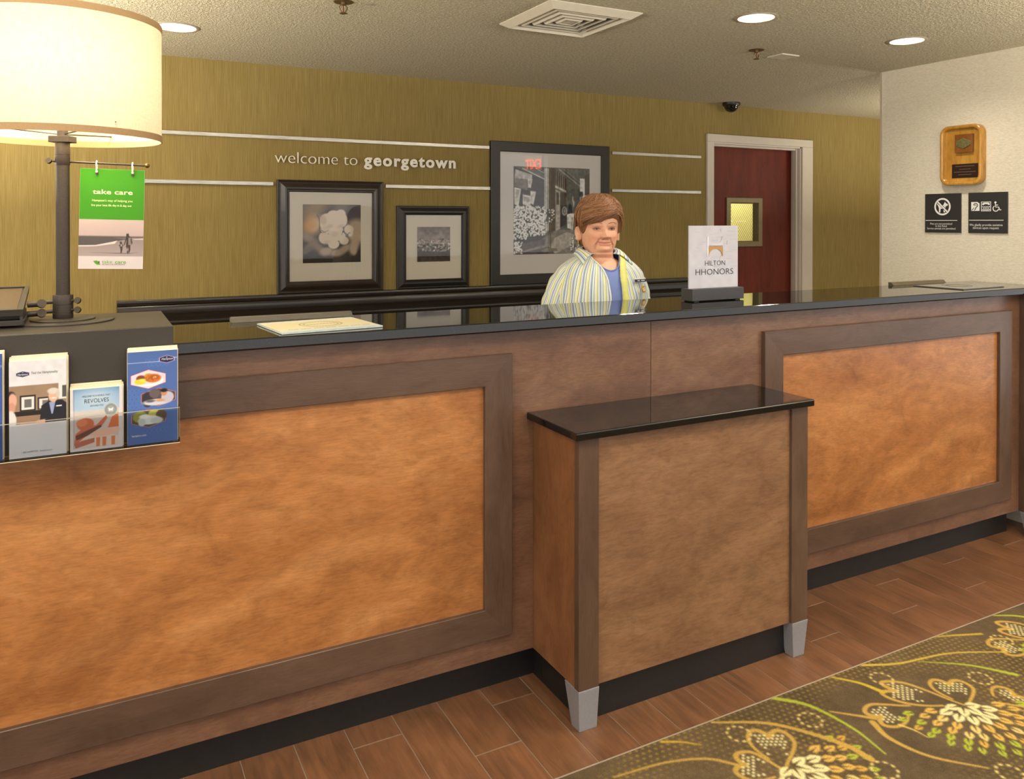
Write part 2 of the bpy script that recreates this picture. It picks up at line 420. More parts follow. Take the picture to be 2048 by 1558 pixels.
for me in plank_mesh.values():
    a = np.empty(len(me.vertices)*3); me.vertices.foreach_get('co', a); a = a.reshape(-1, 3)+np.array(floor.location); me.vertices.foreach_set('co', a.ravel())

# ceiling with round openings for the recessed lamps
DL = [(2.45,.283,.072,.030), (3.386,.271,.072,.030), (.343,1.588,.080,.075)]
def ceiling_sheet():
    bm = bmesh.new()
    def loop(pts):
        vs = [bm.verts.new((x, y, 0)) for x, y in pts]
        for a, b in zip(vs, vs[1:]+vs[:1]): bm.edges.new((a, b))
    loop([(-1.7,-2.35),(7,-2.35),(7,3.8),(-1.7,3.8)])
    for x, y, r, d in DL: loop([(x+(r+.002)*math.cos(t), y+(r+.002)*math.sin(t)) for t in np.linspace(0, 2*math.pi, 40, endpoint=False)])
    loop([(1.578,.462),(1.972,.462),(1.972,.856),(1.578,.856)])
    bmesh.ops.triangle_fill(bm, use_beauty=True, use_dissolve=False, edges=bm.edges[:])
    bm.normal_update()
    for f in bm.faces:
        if f.normal.z > 0: f.normal_flip()
    ext = bmesh.ops.extrude_face_region(bm, geom=bm.faces[:])
    bmesh.ops.translate(bm, verts=[v for v in ext['geom'] if isinstance(v, bmesh.types.BMVert)], vec=(0,0,.012))
    bmesh.ops.recalc_face_normals(bm, faces=bm.faces)
    me = bpy.data.meshes.new('ceiling'); bm.to_mesh(me); bm.free(); me.materials.append(MAT_CEIL)
    o = bpy.data.objects.new('ceiling', me); COL.objects.link(o); o.location = (0,0,HC); o['kind'] = 'structure'; return o
ceiling_sheet()
make('ceiling_light_block', G().box(-1.7, 7, -2.35, 3.8, HC+.25, HC+.3), MAT_BLACK, kind='structure')  # added above the openings to block world light

# back wall with the door opening
DX0, DX1, DZ = 3.996, 4.886, 2.026
make('wall_back', G().box(-3, DX0, YB, YB+.15, 0, HC).box(DX1, 7, YB, YB+.15, 0, HC).box(DX0, DX1, YB, YB+.15, DZ, HC), MAT_PAPER, kind='structure')
make('wall_right', G().box(XW, XW+.12, -.10, .8699, 0, HC), MAT_WHITE, kind='structure')
make('wall_lobby', G().box(6.9, 7.0, -1.0, YB, 0, HC), MAT_WHITE, kind='structure')
make('trim_1', G().box(XW-.003, XW+.123, .858, .8729, 0, HC-.001), plain('corner_guard_vinyl', S(190,178,160), .5), kind='structure', bevel=.001)
make('wall_far', G().box(1.5, 8.5, 3.3, 3.4, 0, HC), plain('pale_yellow_paint', S(232,228,150), .8), kind='structure')
l = bpy.data.lights.new('corridor_lamp', 'POINT'); l.energy = 26; l.color = (1,.97,.78); l.shadow_soft_size = .1
lo = bpy.data.objects.new('corridor_lamp', l); lo.location = (5.1, 2.85, 2.1); COL.objects.link(lo)

# dark chair rail and wainscot along the back wall
def profile_rail(name, prof, x0, x1, mat, parent=None, kind=None):
    n = len(prof); V = [(x, YB-h, z) for x in (x0, x1) for h, z in prof]
    F = [(k, (k+1)%n, n+(k+1)%n, n+k) for k in range(n)]+[tuple(range(n)), tuple(range(n, 2*n))]
    return make(name, G().add(V, F), mat, parent, kind=kind, smooth=True)
tr = thing('trim_2', (2.0, YB, .9), '', '', kind='structure')
profile_rail('rail_cap', [(-.002,1.0555),(.040,1.0555),(.042,1.053),(.042,1.031),(.040,1.0285),(-.002,1.0285)], .1265, 3.933, MAT_DKWOOD, tr)
pr = [(-.002,1.0275),(.034,1.0275)]+[(.034+.012*math.sin(t)**1, 1.0275-.034*(1-math.cos(t))) for t in np.linspace(.2, math.pi/2, 6)]
pr += [(.046,.985)]+[(.046-.018*math.sin(t), .985-.03*t/(math.pi/2)) for t in np.linspace(.2, math.pi/2, 6)]+[(.028,.945),(.034,.943),(.037,.936),(.034,.928),(-.002,.928)]
profile_rail('rail_moulding', pr, .1265, 3.933, MAT_DKWOOD, tr)
make('wainscot_board', G().box(.1265, 3.933, YB-.016, YB+.002, .05, .9285), MAT_DKWOOD, tr)

# door
d1 = thing('door_1', (4.44, YB, 0), '', '', kind='structure')
make('casing', G().box(DX0-.062, DX0, YB-.016, YB+.03, 0, DZ), MAT_TRIM, d1, bevel=.003)
make('casing', G().box(DX1, 4.998, YB-.016, YB+.03, 0, DZ), MAT_TRIM, d1, bevel=.003)
make('casing', G().box(DX0-.062, 4.998, YB-.016, YB+.03, DZ, 2.082), MAT_TRIM, d1, bevel=.003)
make('jamb', G().box(DX0, DX0+.012, YB, YB+.15, 0, DZ).box(DX1-.012, DX1, YB, YB+.15, 0, DZ).box(DX0, DX1, YB, YB+.15, DZ-.012, DZ), MAT_TRIM, d1, bevel=.001)
make('door_stop', G().box(DX0+.012, DX0+.026, YB+.028, YB+.062, 0, DZ-.012).box(DX1-.03, DX1-.012, YB+.022, YB+.062, 0, DZ-.012).box(DX0+.012, DX1-.012, YB+.028, YB+.062, DZ-.026, DZ-.012), MAT_TRIM, d1, bevel=.002)
LY = YB+.088
WX0, WX1, WZ0, WZ1 = 4.245, 4.520, 1.300, 1.590
g = G()
for a, b, c, d in [(DX0+.013, WX0, .008, DZ-.014), (WX1, DX1-.013, .008, DZ-.014), (WX0, WX1, .008, WZ0), (WX0, WX1, WZ1, DZ-.014)]: g.box(a, b, LY, LY+.044, c, d)
leaf = make('door_leaf', g, MAT_DOOR, d1)
MAT_WFR = plain('tan_metal_window_frame', S(128,116,82), .4, .2)
rails(leaf, WY(LY), WX0-.044, WZ0-.040, WX1+.040, WZ1+.040, [(0,-.001),(0,.012),(.004,.015),(.036,.015),(.040,.012),(.044,-.02),(.044,-.046),(.040,-.046),(.040,-.001)], MAT_WFR, MAT_WFR, 'window_frame')
make('window_pane', G().box(WX0, WX1, LY+.026, LY+.032, WZ0, WZ1), MAT_GLASS, leaf)
g = G(); P = WY(LY+.024)
st = .026; W_, H_ = WX1-WX0, WZ1-WZ0; 
for k in range(-14, 26):
    for sgn in (1, -1):
        pts = []
        for t in np.linspace(0, 1, 60):
            v = t*H_; u = k*st*.78+ (v*.72 if sgn > 0 else (H_-v)*.72) - .05
            if 0 <= u <= W_: pts.append((WX0+u, WZ0+v, 0))
        if len(pts) > 2: g.tube(P(np.array([pts[0], pts[-1]])), .0007, 4, False)
make('wire_mesh', g, plain('glazing_wire', S(96,92,70), .4, .5), leaf, kind='stuff', weld=False)

# ================================================================== CARPET
CX0, CY0, CW, CH = -.3, -1.55, 4.6, 1.142
cv = Canvas(CW, CH, .0038, (104,88,66))
T = lambda pts: [(x-CX0, y-CY0) for x, y in pts]
GOLD, LIME, CREAM, OLIVE = (200,164,84), (176,188,66), (236,226,168), (154,130,66)
cv.grain(.22, 9, 3); cv.grain(.12, 60, 4)
# faint dotted grounds
n1 = vnoise(cv.X, cv.Y, 4.2, 11)
mask = np.clip((n1-.36)*5, 0, 1)
a_, b_ = cv.X/.021, cv.Y/.0182; row = np.floor(b_); ua = (a_+.5*(row % 2)) % 1-.5; ub = b_ % 1-.5
dots = np.clip(1.8-np.hypot(ua, ub)*5, 0, 1)*mask
cv.blend((slice(None), slice(None)), dots*.9, OLIVE)
def heart(notch, tip, w):
    nx, ny = notch; tx, ty = tip; L = math.hypot(tx-nx, ty-ny); ex, ey = (tx-nx)/L, (ty-ny)/L; px, py = -ey, ex
    def q(a, b): return (nx+ex*a*L+px*b*w-CX0, ny+ey*a*L+py*b*w-CY0)
    o = [q(.06,0), q(-.10,.16), q(-.13,.34), q(.02,.5), q(.25,.54), q(.55,.36), q(.85,.12), q(1.02,.02)]
    o2 = [q(.06,0), q(-.10,-.16), q(-.13,-.34), q(.02,-.5), q(.25,-.54), q(.5,-.44), q(.72,-.26)]
    cv.line(o, .017, GOLD, .008); cv.line(o2, .017, GOLD, .008)
    for i in range(-5, 6):
        for j in range(0, 9):
            a, b = .03+j*.013/L, (i+.5*(j % 2))*.0128/w
            if abs(b) < .38-.45*max(0, a-.25) and not (abs(b) < .20 and a > .36) and a+abs(b)*.5 < .80 and not (a < .06 and abs(b) < .1):
                x, y = q(a, b); cv.ell(x, y, .0042, .0042, CREAM)
def seed(x, y, L, ang, col):
    c, s = math.cos(ang), math.sin(ang); w_ = L*.36
    pts = [(x+c*a*L-s*b*w_-CX0, y+s*a*L+c*b*w_-CY0) for a, b in ((-.5,.35),(-.3,.85),(0,1),(.3,.6),(.55,0),(.3,-.6),(0,-1),(-.3,-.85),(-.5,-.35),(-.2,0))]
    cv.poly(pts, col)
    cv.line([(x-c*.3*L-CX0, y-s*.3*L-CY0), (x+c*.12*L-CX0, y+s*.12*L-CY0)], .004, (112,90,60), .001)
def fan(cx, cy, a0, a1):
    r_ = np.random.RandomState(3)
    for i, (rad, L) in enumerate([(.035,.046),(.075,.046),(.114,.040),(.150,.036),(.184,.034),(.216,.030)]):
        n = int((a1-a0)*rad/.044)+1
        for k in range(n+1):
            an = a0+(a1-a0)*(k+.5*(i % 2))/max(1, n)+(r_.rand()-.5)*.05
            if an > a1+.05: continue
            col = CREAM if i < 2 else ((222,180,92) if r_.rand() < .6 else (226,204,126)) if i < 4 else ((214,170,78) if r_.rand() < (.6 if i == 4 else .1) else LIME)
            rr = rad+(r_.rand()-.5)*.008; seed(cx+rr*math.cos(an), cy+rr*math.sin(an), L, an, col)
def flower(dx, dy):
    for nt, tp, w_ in [((2.200,-.548),(2.322,-.698),.105), ((2.047,-.622),(2.175,-.628),.10), ((2.392,-.606),(2.332,-.708),.115), ((2.512,-.742),(2.425,-.738),.10)]:
        heart((nt[0]+dx, nt[1]+dy), (tp[0]+dx, tp[1]+dy), w_)
    fan(2.318+dx, -.70+dy, math.radians(165), math.radians(335))
flower(0, 0); flower(.70, .06); flower(-1.30, -.10); flower(1.45, -.35)
heart((1.700,-.530), (1.632,-.655), .115); heart((1.545,-.588), (1.628,-.668), .105)
fan(1.66, -.655, math.radians(195), math.radians(370))
for pts, w0, w1, col in [
    ([(1.5979,-.413),(1.7483,-.5013),(1.8501,-.6493),(1.8683,-.7346)], .009, .022, GOLD),
    ([(1.8443,-.408),(1.9115,-.4883),(1.9363,-.6216),(1.9224,-.7378)], .018, .006, LIME),
    ([(2.2402,-.4124),(2.3577,-.4606),(2.5603,-.4984),(2.748,-.5862)], .012, .006, (214,184,84)),
    ([(2.425,-.4845),(2.5494,-.5744),(2.6293,-.6779)], .004, .016, LIME),
    ([(2.0945,-.4135),(2.1452,-.4773),(2.1667,-.5397)], .008, .018, (204,180,64)),
    ([(1.9428,-.5357),(1.99,-.58),(2.0317,-.6198)], .006, .014, GOLD),
    ([(2.0105,-.6297),(1.9908,-.7001),(2.0202,-.8005),(2.1122,-.9024)], .020, .006, GOLD),
    ([(2.0693,-.6735),(2.085,-.71),(2.0891,-.7467)], .009, .003, (226,196,104)),
    ([(1.2142,-.4706),(1.3616,-.4867),(1.4746,-.5267),(1.5318,-.5841)], .006, .011, GOLD),
    ([(1.4143,-.415),(1.46,-.44),(1.5021,-.4757)], .010, .004, (214,176,64)),
    ([(2.62,-.409),(2.68,-.43),(2.78,-.47)], .006, .012, (204,176,70)), ([(2.95,-.41),(3.02,-.45),(3.06,-.5)], .008, .016, LIME),
    ([(1.05,-.50),(1.12,-.62),(1.10,-.80)], .016, .005, LIME), ([(.6,-.45),(.75,-.6),(.95,-.68)], .012, .006, GOLD),
    ([(2.7,-.7),(2.66,-.85),(2.72,-1.0)], .018, .006, GOLD)]:
    cv.line(T(pts), w0, col, w1)
for x, y in [(2.2278,-.4928),(2.5082,-.6365),(1.8638,-.7809),(1.6292,-.4886),(1.8594,-.5372),(2.1466,-.9422),(2.80,-.53),(1.0,-.6),(1.32,-.62),(3.2,-.8)]:
    for k in range(10):
        an = 2*math.pi*k/10; cv.ell(x+.033*math.cos(an)-CX0, y+.033*math.sin(an)-CY0, .0062, .0042, (226,204,128), an+1.57)
carpet = thing('carpet', (2.0,-1.0,0), 'brown lobby carpet with gold and lime heart-petal flowers', 'carpet')
MAT_CARPET = painted('patterned_carpet', .95, .05, (380, .003))
cv.make('patterned_field', plane((CX0,CY0,0), (1,0,0), (0,1,0), (0,0,1)), 0, 0, .004, MAT_CARPET, carpet)
def _cplain():
    k = N('plain_brown_carpet'); f = k.noise(k.coord(), 380, 2); k.bump(f, .003); f2 = k.noise(k.coord(), 60, 2)
    return k.set(k.ramp(f2, [(.35, S(74,58,40)), (.65, S(112,90,54))]), .95, 0, .05)
make('plain_field', G().box(-3, CX0, -5.5, CY0+CH, -.002, .004).box(CX0+CW, 7, -5.5, CY0+CH, -.002, .004).box(CX0, CX0+CW, -5.5, CY0, -.002, .004), _cplain(), carpet)
make('trim_3', G().box(-3, 7, -.4085, -.4045, -.004, .0052), plain('silver_edge_strip', S(196,186,170), .35, .5), kind='structure')

# ================================================================== RECEPTION COUNTER
PF = [(0,-.002),(0,.0175),(.0018,.019),(.0912,.019),(.093,.0175),(.093,-.002)]
def counter_unit(x0, x1, fx0, fx1, label, end_post=False):
    t = thing('counter_unit', ((x0+x1)/2, .15, 0), label, 'counter', 'reception counter units')
    make('carcass', G().box(x0+.0008, x1-.0008, 0, .295, .115, 1.1215), MAT_BODY, t, bevel=.0012, seg=1)
    make('toe_kick', G().box(x0, x1, .056, .28, 0, .115).box(max(x0, 1.266), min(x1, 2.10), 0, .057, 0, .1145), MAT_BLACK, t)
    rails(t, WY(0), fx0, .187, fx1, 1.0495, PF, MAT_FRH, MAT_FRV, 'panel_frame')
    make('inset_panel', G().box(fx0+.09, fx1-.09, -.0045, .001, .187+.09, 1.0495-.09), MAT_PANEL, t)
    if end_post:
        p = make('end_post', G().box(x1, XW-.002, -.075, .29, .113, 1.1215), MAT_FRV, t, bevel=.002)
        make('metal_foot', foot(x1-.003, x1+.07, -.077, -.005, x1+.004, x1+.06, -.075, -.03, .113), MAT_STEEL, p, bevel=.0015)
    return t
def foot(tx0, tx1, ty0, ty1, bx0, bx1, by0, by1, zt):
    V = [(bx0,by0,0),(bx1,by0,0),(bx0,by1,0),(bx1,by1,0),(tx0,ty0,zt),(tx1,ty0,zt),(tx0,ty1,zt),(tx1,ty1,zt)]
    return G().add(V, [(0,2,3,1),(4,5,7,6),(0,1,5,4),(2,6,7,3),(0,4,6,2),(1,3,7,5)])
counter_unit(-1.62, 1.6935, -.38, 1.1515, 'left counter unit with orange panel behind the brochure display')
counter_unit(1.6935, 3.818, 2.202, 3.7305, 'right counter unit with orange panel ending at the white wall', True)
ct = make('countertop', G().box(-1.66, XW-.001, -.046, .3365, 1.1215, ZT), MAT_GRANITE, bevel=.005, seg=4)
tag(ct, 'long polished black granite top running along the tall reception counter', 'countertop')

# low accessible desk in front
dk = thing('accessible_desk', (1.69, -.13, 0), 'low brown wooden desk on grey metal feet standing before the counter', 'desk')
make('front_panel', G().box(1.2995, 2.0705, -.2595, -.245, .1155, .8375), MAT_DESKP, dk)
make('side_panel', G().box(1.234, 1.25, -.262, -.001, .1155, .8375), MAT_SIDE, dk, bevel=.001)
make('side_panel', G().box(2.12, 2.136, -.262, -.001, .1155, .8375), MAT_SIDE, dk, bevel=.001)
make('carcass', G().box(1.25, 2.12, -.2455, -.002, .1155, .836), MAT_BODY, dk)
for a, b in ((1.2315,1.3005), (2.0695,2.1435)):
    make('corner_post', G().box(a, b, -.270, -.2455, .1155, .8375), MAT_FRV, dk, bevel=.0015)
make('plinth', G().box(1.266, 2.10, -.231, -.001, 0, .1155), MAT_BLACK, dk)
make('metal_foot', foot(1.2305, 1.3015, -.2715, -.195, 1.234, 1.294, -.270, -.228, .1155), MAT_STEEL, dk, bevel=.0015, label='grey tapered metal foot')
make('metal_foot', foot(2.0725, 2.1445, -.2715, -.205, 2.078, 2.128, -.270, -.234, .1155), MAT_STEEL, dk, bevel=.0015, label='grey tapered metal foot')
lg = make('desk_ledge', G().box(1.2105, 2.152, -.291, -.0005, .8375, .86), MAT_GRANITE, bevel=.004, seg=4)
tag(lg, 'short black granite ledge lying on the low wooden desk', 'countertop')

# ================================================================== BACK WALL
for x0, x1, z, lb in [(.02,2.192,1.907,'upper long metal rail running from behind the lamp to the tall picture'),
                      (3.110,3.877,1.9105,'upper short metal rail between the tall picture and the door'),
                      (.02,.889,1.655,'lower metal rail behind the green card ending left of the cotton picture'),
                      (1.524,2.198,1.655,'lower metal rail between the cotton picture and the tall picture'),
                      (3.108,3.877,1.6585,'lower short metal rail between the tall picture and the door')]:
    r = make('metal_rail', G().box(x0, x1, YB-.014, YB+.001, z-.0098, z+.0098), MAT_ALU, bevel=.001, seg=1, origin=(x0, YB, z))
    tag(r, lb, 'rail', 'brushed metal rails on the olive wall')
wl = thing('wall_lettering', (1.43, YB, 1.77), 'raised silver letters reading welcome to georgetown on olive wall', 'lettering')
P = WY(YB)
for s, u0, u1, off, hh, v in (('welcome to', .897, 1.3545, -.0016, 1.0, 1.7695), ('georgetown', 1.3945, 1.9635, .0029, 1.2, 1.7725)):
    V, F = text(s, .092, off=off, extr=.004, fitw=u1-u0, res=6, space=hh)
    for Vi, Fi in islands(V, F):
        Vi = Vi*np.array([1, 1.0, 1])+np.array([u0, v, .012]); make('letter', G().add(P(Vi), Fi), MAT_LETTER, wl, weld=False)
for k in range(0): pass

def picture(label, x0, z0, x1, z1, prof, frm, mat_b, mx0, mz0, mx1, mz1, px, pz, canvas):
    t = thing('framed_picture', ((x0+x1)/2, YB-.02, z0), label, 'picture', 'framed photographs on the ledge')
    P = WY(YB-.001)
    rails(t, P, x0, z0, x1, z1, prof, frm, frm, 'frame_rail')
    make('mat_board', G().box(mx0-.006, mx1+.006, YB-.014, YB-.010, mz0-.006, mz1+.006), mat_b, t)
    canvas.make('photo_print', P, px, pz, .0142, MAT_PRINT, t)
    make('glass', G().box(mx0-.006, mx1+.006, YB-.0195, YB-.018, mz0-.006, mz1+.006), MAT_GLASS, t)
    return t
# cotton bolls held in hands
c1 = Canvas(.328, .325, .0022, (96,84,70)); c1.vgrad(0, .325, (58,48,40), (110,100,92)); c1.grain(.5, 14, 2)
u = lambda a, b: ((a-412)/720*.328, (1090-b)/720*.325)
def E1(a, b, ra, rb, col, rot=0, soft=.003, al=1): x, y = u(a, b); c1.ell(x, y, ra/720*.328, rb/720*.325, col, rot, soft, al)
E1(560,420,150,70,(150,130,100),.4,.02); E1(540,620,100,120,(206,176,140),-.4,.02); E1(470,640,70,140,(190,140,70),-.2,.02,.6)
E1(1060,480,120,90,(84,78,84),.1,.015); E1(1080,700,140,150,(176,158,136),.3,.015); E1(1050,880,60,110,(170,152,130),-.3,.01)
E1(480,780,90,45,(150,134,116),-.5,.01); E1(500,880,110,40,(130,114,98),.7,.01); E1(470,930,90,30,(110,96,82),.5,.01)
E1(600,900,130,45,(140,122,104),-.7,.012); E1(700,950,80,50,(178,160,138),.2,.008); E1(830,970,90,45,(170,152,132),.1,.008); E1(930,920,90,45,(164,146,126),.5,.008); E1(1040,940,40,60,(176,158,136),.2,.006)
for a, b, ra, rb in [(700,590,85,110),(790,520,90,80),(880,480,60,50),(900,560,60,90),(690,680,60,50),(800,680,110,70),(980,680,60,55),(670,780,65,75),(760,800,80,70),(850,760,90,60),(920,820,60,50),(790,860,70,60),(800,600,110,100),(1000,720,35,50)]:
    E1(a, b, ra, rb, (224,210,196) if b < 650 else (214,200,182), 0, .0028)
for a, b, ra, rb in [(660,560,40,60),(800,740,40,26),(740,640,40,24),(880,640,40,20),(700,840,40,26)]: E1(a, b, ra, rb, (196,180,162), .3, .006, .7)
for q in ([(585,500),(615,560),(618,690),(650,720),(720,690)], [(905,700),(890,750)], [(960,760),(985,720),(1000,730)], [(640,690),(690,720)]): c1.line([u(*p) for p in q], .003, (70,54,40), .001)
c1.c = np.clip(c1.c*1.1, 0, 1)
picture('wide-moulded square frame holding a sepia cotton boll photograph', .908, 1.0555, 1.5065, 1.6785,
        [(0,-.0),(0,.018),(.004,.022),(.012,.018),(.020,.020),(.040,.034),(.050,.035),(.056,.030),(.060,.030),(.064,.024),(.066,.012),(.066,0)], MAT_FRAME1, MAT_MATB, .974, 1.121, 1.4495, 1.6145, 1.0462, 1.2205, c1)
# little harbour town
c2 = Canvas(.211, .2065, .0016, (80,72,66)); c2.vgrad(.10, .2065, (146,132,124), (104,94,92)); c2.vgrad(0, .10, (72,62,54), (62,54,50)); c2.grain(.3, 30, 5)
r_ = np.random.RandomState(5)
for i in range(150):
    x = r_.rand()*.211; y = .058+r_.rand()*.07; g_ = 60+r_.rand()*130; c2.rect(x, y, x+.004+r_.rand()*.014, y+.003+r_.rand()*.010, (g_*1.02, g_*.96, g_*.92))
for i in range(60):
    x = r_.rand()*.211; y = .065+r_.rand()*.06; c2.rect(x, y, x+.003+r_.rand()*.01, y+.0016, (206,196,188))
c2.vgrad(0, .055, (66,58,52), (58,50,46)); c2.grain(.35, 60, 8); c2.poly([(.135,.056),(.16,.07),(.19,.074),(.185,.06)], (136,128,122))
c2.c = np.clip(c2.c*1.2, 0, 1)
picture('smallest dark frame holding a grey harbour town photograph', 1.592, 1.0555, 2.0540, 1.5425,
        [(0,0),(0,.014),(.004,.018),(.010,.018),(.030,.030),(.040,.030),(.046,.024),(.050,.026),(.053,.022),(.054,.012),(.054,0)], MAT_FRAME3, MAT_MATB, 1.646, 1.1095, 2.0, 1.491, 1.7166, 1.2121, c2)
# shop front with flowers
c3 = Canvas(.566, .555, .0026, (92,90,88)); U = lambda a, b: ((a-293)/762*.566, (1205-b)/885*.555)
R3 = lambda a, b, c_, d, col, al=1: c3.rect(*U(a, d), *U(c_, b), col, al)
P3 = lambda q, col, al=1: c3.poly([U(*p) for p in q], col, al)
L3 = lambda q, w_, col: c3.line([U(*p) for p in q], w_, col)
P3([(700,330),(1055,340),(1055,1205),(700,1205)], (86,88,84)); P3([(293,320),(590,440),(590,1100),(293,1205)], (66,66,66))
P3([(310,350),(470,400),(470,450),(300,440)], (170,168,166)); P3([(300,440),(470,450),(420,560),(300,520)], (140,132,124), .7)
P3([(590,330),(640,330),(640,960),(590,1000)], (150,148,144)); P3([(640,330),(700,330),(700,960),(640,990)], (70,60,54))
P3([(706,340),(812,430),(812,545),(706,490)], (58,48,44)); 
for k in range(5): L3([(715+k*20, 350+k*17), (715+k*20, 500+k*10)], .003, (150,146,140))
P3([(700,500),(812,555),(812,575),(700,525)], (176,172,168)); P3([(706,545),(752,565),(752,950),(706,975)], (156,152,148)); P3([(712,570),(738,580),(738,700),(712,700)], (70,56,50)); P3([(752,570),(815,580),(815,900),(752,935)], (60,56,52))
P3([(815,330),(960,330),(960,560)], (104,106,102)); L3([(740,335),(960,510)], .006, (150,150,146)); L3([(790,335),(960,470)], .004, (140,140,136)); L3([(380,340),(590,440)], .008, (176,172,168)); L3([(500,330),(590,380)], .004, (160,156,152)); L3([(610,330),(612,980)], .006, (190,188,184))
R3(955,425,1005,690,(200,200,200)); P3([(1005,400),(1055,360),(1055,620),(1005,620)], (70,66,64)); P3([(950,560),(985,560),(990,610),(950,620)], (60,60,60)); R3(960,610,985,650,(110,110,108)); R3(985,600,1030,625,(190,190,188))
P3([(293,1205),(293,1150),(560,1060),(720,960),(960,960),(1055,1000),(1055,1205)], (120,116,112)); P3([(700,1040),(820,980),(900,1010),(860,1120),(700,1205),(600,1205)], (158,154,150)); P3([(293,1110),(600,1050),(600,1110),(293,1190)], (88,80,80)); P3([(293,1205),(640,1130),(700,1205)], (84,80,82))
for q in ([(300,530),(365,545),(340,720),(300,700)], [(455,565),(510,570),(485,705),(455,690)], [(380,600),(460,615),(455,730),(380,700)], [(430,440),(475,445),(460,535),(430,530)]): P3(q, (196,194,192))
for q in ([(310,545),(350,555),(335,640),(310,640)], [(390,620),(445,630),(445,680),(390,670)], [(440,460),(462,462),(456,500),(440,500)]): P3(q, (160,158,156))
r_ = np.random.RandomState(9)
for k in range(260):
    a, b = 293+r_.rand()*300, 715+r_.rand()*330+0; 
    if b > 1060-.2*abs(a-293) or b < 700+.12*abs(a-430): continue
    x, y = U(a, b); c3.ell(x, y, .008, .008, (54+30*r_.rand(),)*3)
for k in range(520):
    a = 293+r_.rand()*305; b = 720+r_.rand()*330; lim = 1190-(a-293)*1.15 if a < 450 else 1020
    if b > lim or b < 690+.16*abs(a-430): continue
    x, y = U(a, b); q = 190+55*r_.rand(); c3.ell(x, y, .0045+.003*r_.rand(), .004+.003*r_.rand(), (q, q, q))
for k in range(60): 
    a, b = 300+r_.rand()*75, 1080+r_.rand()*115; x, y = U(a, b); q = 180+60*r_.rand(); c3.ell(x, y, .005, .005, (q,q,q))
for k in range(70):
    a, b = 610+r_.rand()*80, 750+r_.rand()*140; x, y = U(a, b); q = 60+150*(r_.rand() > .6); c3.ell(x, y, .006, .006, (q,q,q))
for k in range(120):
    a, b = 860+r_.rand()*150, 940+r_.rand()*240
    if b < 1240-a*.22: continue
    x, y = U(a, b); q = 70+160*(r_.rand() > .5); c3.ell(x, y, .005, .005, (q,q,q))
x, y = U(795,765); c3.ell(x, y, .019, .029, (176,172,168)); c3.ell(x, y, .014, .023, (70,66,62))
for an in range(4): L3([(795-17*math.cos(an*.785), 765-38*math.sin(an*.785)), (795+17*math.cos(an*.785), 765+38*math.sin(an*.785))], .003, (170,166,160))
P3([(820,790),(900,790),(935,830),(930,950),(915,950),(905,850),(890,850),(880,960),(825,940)], (196,194,192)); P3([(840,690),(865,690),(875,780),(825,800)], (40,38,38)); L3([(875,830),(870,950)], .004, (90,88,86)); L3([(655,330),(655,1140)], .006, (88,80,66)); P3([(570,1160),(620,1140),(720,1150),(730,1180),(570,1185)], (110,104,94))
for a, b in ((880,640),(890,690),(940,730)): x, y = U(a, b); c3.ell(x, y, .006, .02, (160,158,154))
c3.grain(.25, 70, 12); c3.c = np.clip(c3.c*1.22, 0, 1)
picture('tall wide flat black frame holding a flowery shopfront photograph', 2.1985, 1.0555, 3.0785, 1.9495,
        [(0,0),(0,.022),(.003,.025),(.060,.025),(.063,.022),(.064,.012),(.064,0)], MAT_FRAME3, MAT_MATG, 2.264, 1.118, 3.0255, 1.894, 2.3595, 1.2425, c3)

# ================================================================== RIGHT WALL
PX = WX(XW)
def rrect(u0, v0, u1, v1, r, n=6):
    pts = []
    for cx_, cy_, a in ((u1-r, v0+r, -90), (u1-r, v1-r, 0), (u0+r, v1-r, 90), (u0+r, v0+r, 180)):
        for k in range(n+1): t = math.radians(a+90*k/n); pts.append((cx_+r*math.cos(t), cy_+r*math.sin(t)))
    return pts
pq = thing('award_plaque', (XW, .38, 1.80), 'honey oak award plaque with rounded rim above the two black signs', 'plaque')
MAT_OAK = wood('honey_oak', (S(152,102,34), S(190,138,54), S(210,164,82)), (6,6,1), .2, .8, 4)
MAT_OAKD = wood('dark_oak_block', (S(104,60,22), S(128,76,28), S(150,94,40)), (6,6,1), .25, .6, 4)
U0, U1, V0, V1 = -.486, -.2635, 1.640, 1.9475
rings = [(0,0,.045),(0,.034,.045),(.002,.039,.044),(.006,.041,.042),(.012,.041,.038),(.017,.037,.034),(.020,.020,.032)]
V = []; n_ = None
for ins, h, r in rings:
    q = rrect(U0+ins, V0+ins, U1-ins, V1-ins, r, 8); n_ = len(q); V += [(a, b, h) for a, b in q]
F = [(i*n_+k, i*n_+(k+1)%n_, (i+1)*n_+(k+1)%n_, (i+1)*n_+k) for i in range(len(rings)-1) for k in range(n_)]
make('rim', G().add(PX(np.array(V)), F), MAT_OAK, pq, smooth=True)
make('back_board', G().prism(rrect(U0+.019, V0+.019, U1-.019, V1-.019, .03), PX, 0, .021), MAT_OAK, pq)
blk = make('emblem_block', G().prism([(-.404,1.806),(-.312,1.806),(-.312,1.899),(-.404,1.899)], PX, .021, .038), MAT_OAKD, pq, bevel=.001)
hexo = [(-.396,1.852),(-.396,1.842),(-.358,1.824),(-.320,1.842),(-.320,1.862),(-.358,1.880),(-.396,1.862)]
make('emblem', G().prism(hexo, PX, .038, .042), plain('antique_brass', S(120,118,74), .4, .5, nscale=90, noise=.3), blk, bevel=.001)
npl = make('name_plate', G().prism([(-.428,1.678),(-.290,1.678),(-.290,1.749),(-.428,1.749)], PX, .021, .0235), plain('dark_bronze_plate', S(54,34,28), .35, .4), pq)
